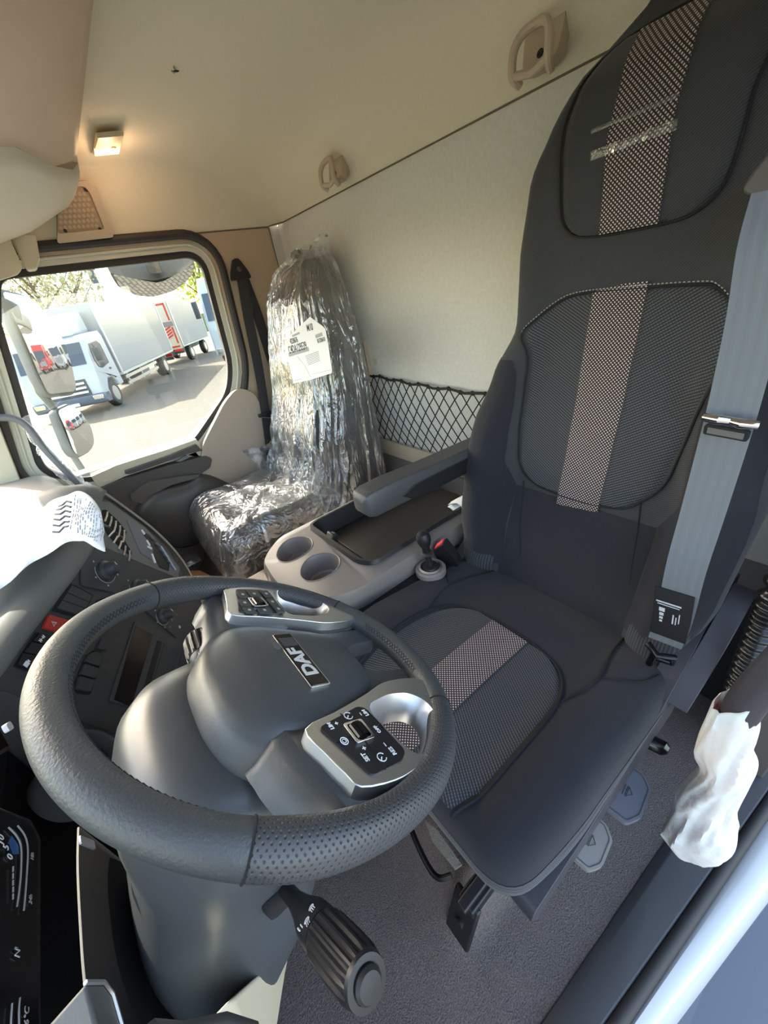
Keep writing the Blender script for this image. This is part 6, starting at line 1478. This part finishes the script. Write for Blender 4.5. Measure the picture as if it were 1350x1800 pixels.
q=at(400,640,z=GZ+.3)
tractor((20.0,-6.75),(-.80,.60),'white tractor truck at the right edge of the passenger window',white)
# trucks behind, seen only in the wing mirrors
dm=(c1-CAM).normalized(); rf=Vector((.05,-1,0)).normalized()
base=c1+rf*26
for k,(dx,colr,lab) in enumerate(((-2.1,M['red'],'red tractor truck seen only in the wing mirror reflection'),(1.3,white,'white tractor truck beside the red one in the wing mirror reflection'),(4.6,white,'second white tractor truck from the red one in the wing mirror reflection'),(7.9,white,'farthest white tractor truck in the wing mirror reflection'))):
    mm=colr if k else mat('truck_red',(.5,.02,.02),.3,coat=.5); tractor((base.x+dx,base.y-.6*k),(-.35,1),lab,mm)
# low road vehicle parked left behind the mirror
# trees
def tree(c,h_,r_,label,leafc,n_=900,seed=1):
    random.seed(seed); t=thing('tree',(c[0],c[1],GZ),label,'tree'); O=Vector((c[0],c[1],GZ))
    g=G(); g.tube([O,O+Vector((.1,0,h_*.4)),O+Vector((0,.1,h_*.8))],[.2,.14,.04],8)
    for k in range(16):
        a=random.uniform(0,6.28); z=h_*random.uniform(.3,.7); g.tube([O+Vector((0,0,z)),O+Vector((math.cos(a)*r_*.5,math.sin(a)*r_*.5,z+h_*.15)),O+Vector((math.cos(a)*r_*.85,math.sin(a)*r_*.85,z+h_*.3))],[.07,.04,.015],5)
    obj('trunk',g,mat('bark_'+str(seed),(.16,.12,.09),.9),t)
    g=G()
    for k in range(n_):
        d=Vector((random.gauss(0,1),random.gauss(0,1),random.gauss(0,1))).normalized()*(random.random()**.4); p=O+Vector((d.x*r_,d.y*r_,h_*.62+d.z*h_*.36)); s_=random.uniform(.06,.16)*h_/8
        u=Vector((random.gauss(0,1),random.gauss(0,1),random.gauss(0,1))).normalized(); v=u.orthogonal().normalized()
        g.add([p-u*s_,p+v*s_*.7,p+u*s_,p-v*s_*.7],[(0,1,2,3)])
    obj('foliage',g,leafc,t,smooth=False)
lf=mat('spring_leaves',(.42,.38,.20),.8); lf2=mat('yellow_green_leaves',(.45,.52,.06),.8); lf3=mat('grey_green_leaves',(.25,.27,.18),.8)
tree((34,-.4),8.5,3.6,'bare-twigged spring tree behind the first box truck',lf,2600,1); tree((30,7.2),7.5,3.0,'pale spring tree at the left edge behind the wing mirror',lf,1800,2); tree((40,-2.6),7.5,2.0,'thin distant tree right of the large spring tree',lf3,700,3); tree((40,-11.6),10.5,2.6,'bright yellow-green tree at the top right of the window',lf2,2200,4)
# street lamp
sp=thing('street_lamp',(38,-4.3,GZ),'tall street lamp standing above the box truck roof','street lamp')
b0=at(176,525,x=38); b0.z=GZ; tp=at(161,482,x=38)
g=G(); g.tube([b0,Vector((b0.x,tp.y,tp.z))],.09,8); obj('pole',g,M['dash'],sp); g=G(); g.box(tp,(.2,.45,1.2)); obj('lamp_head',g,M['dash'],sp,bevel=.05)
g=G(); g.box(at(173,509,x=38),(.2,1.2,.8)); obj('sign_box',g,M['satin'],sp,bevel=.04)
# distant hedge / buildings line beyond the yard
g=G(); g.box((70,10,GZ+1.2),(2,120,2.4)); hd_=struct('distant_hedge',g,mat('hedge',(.2,.24,.12),.9,noise_s=2,var=.4));
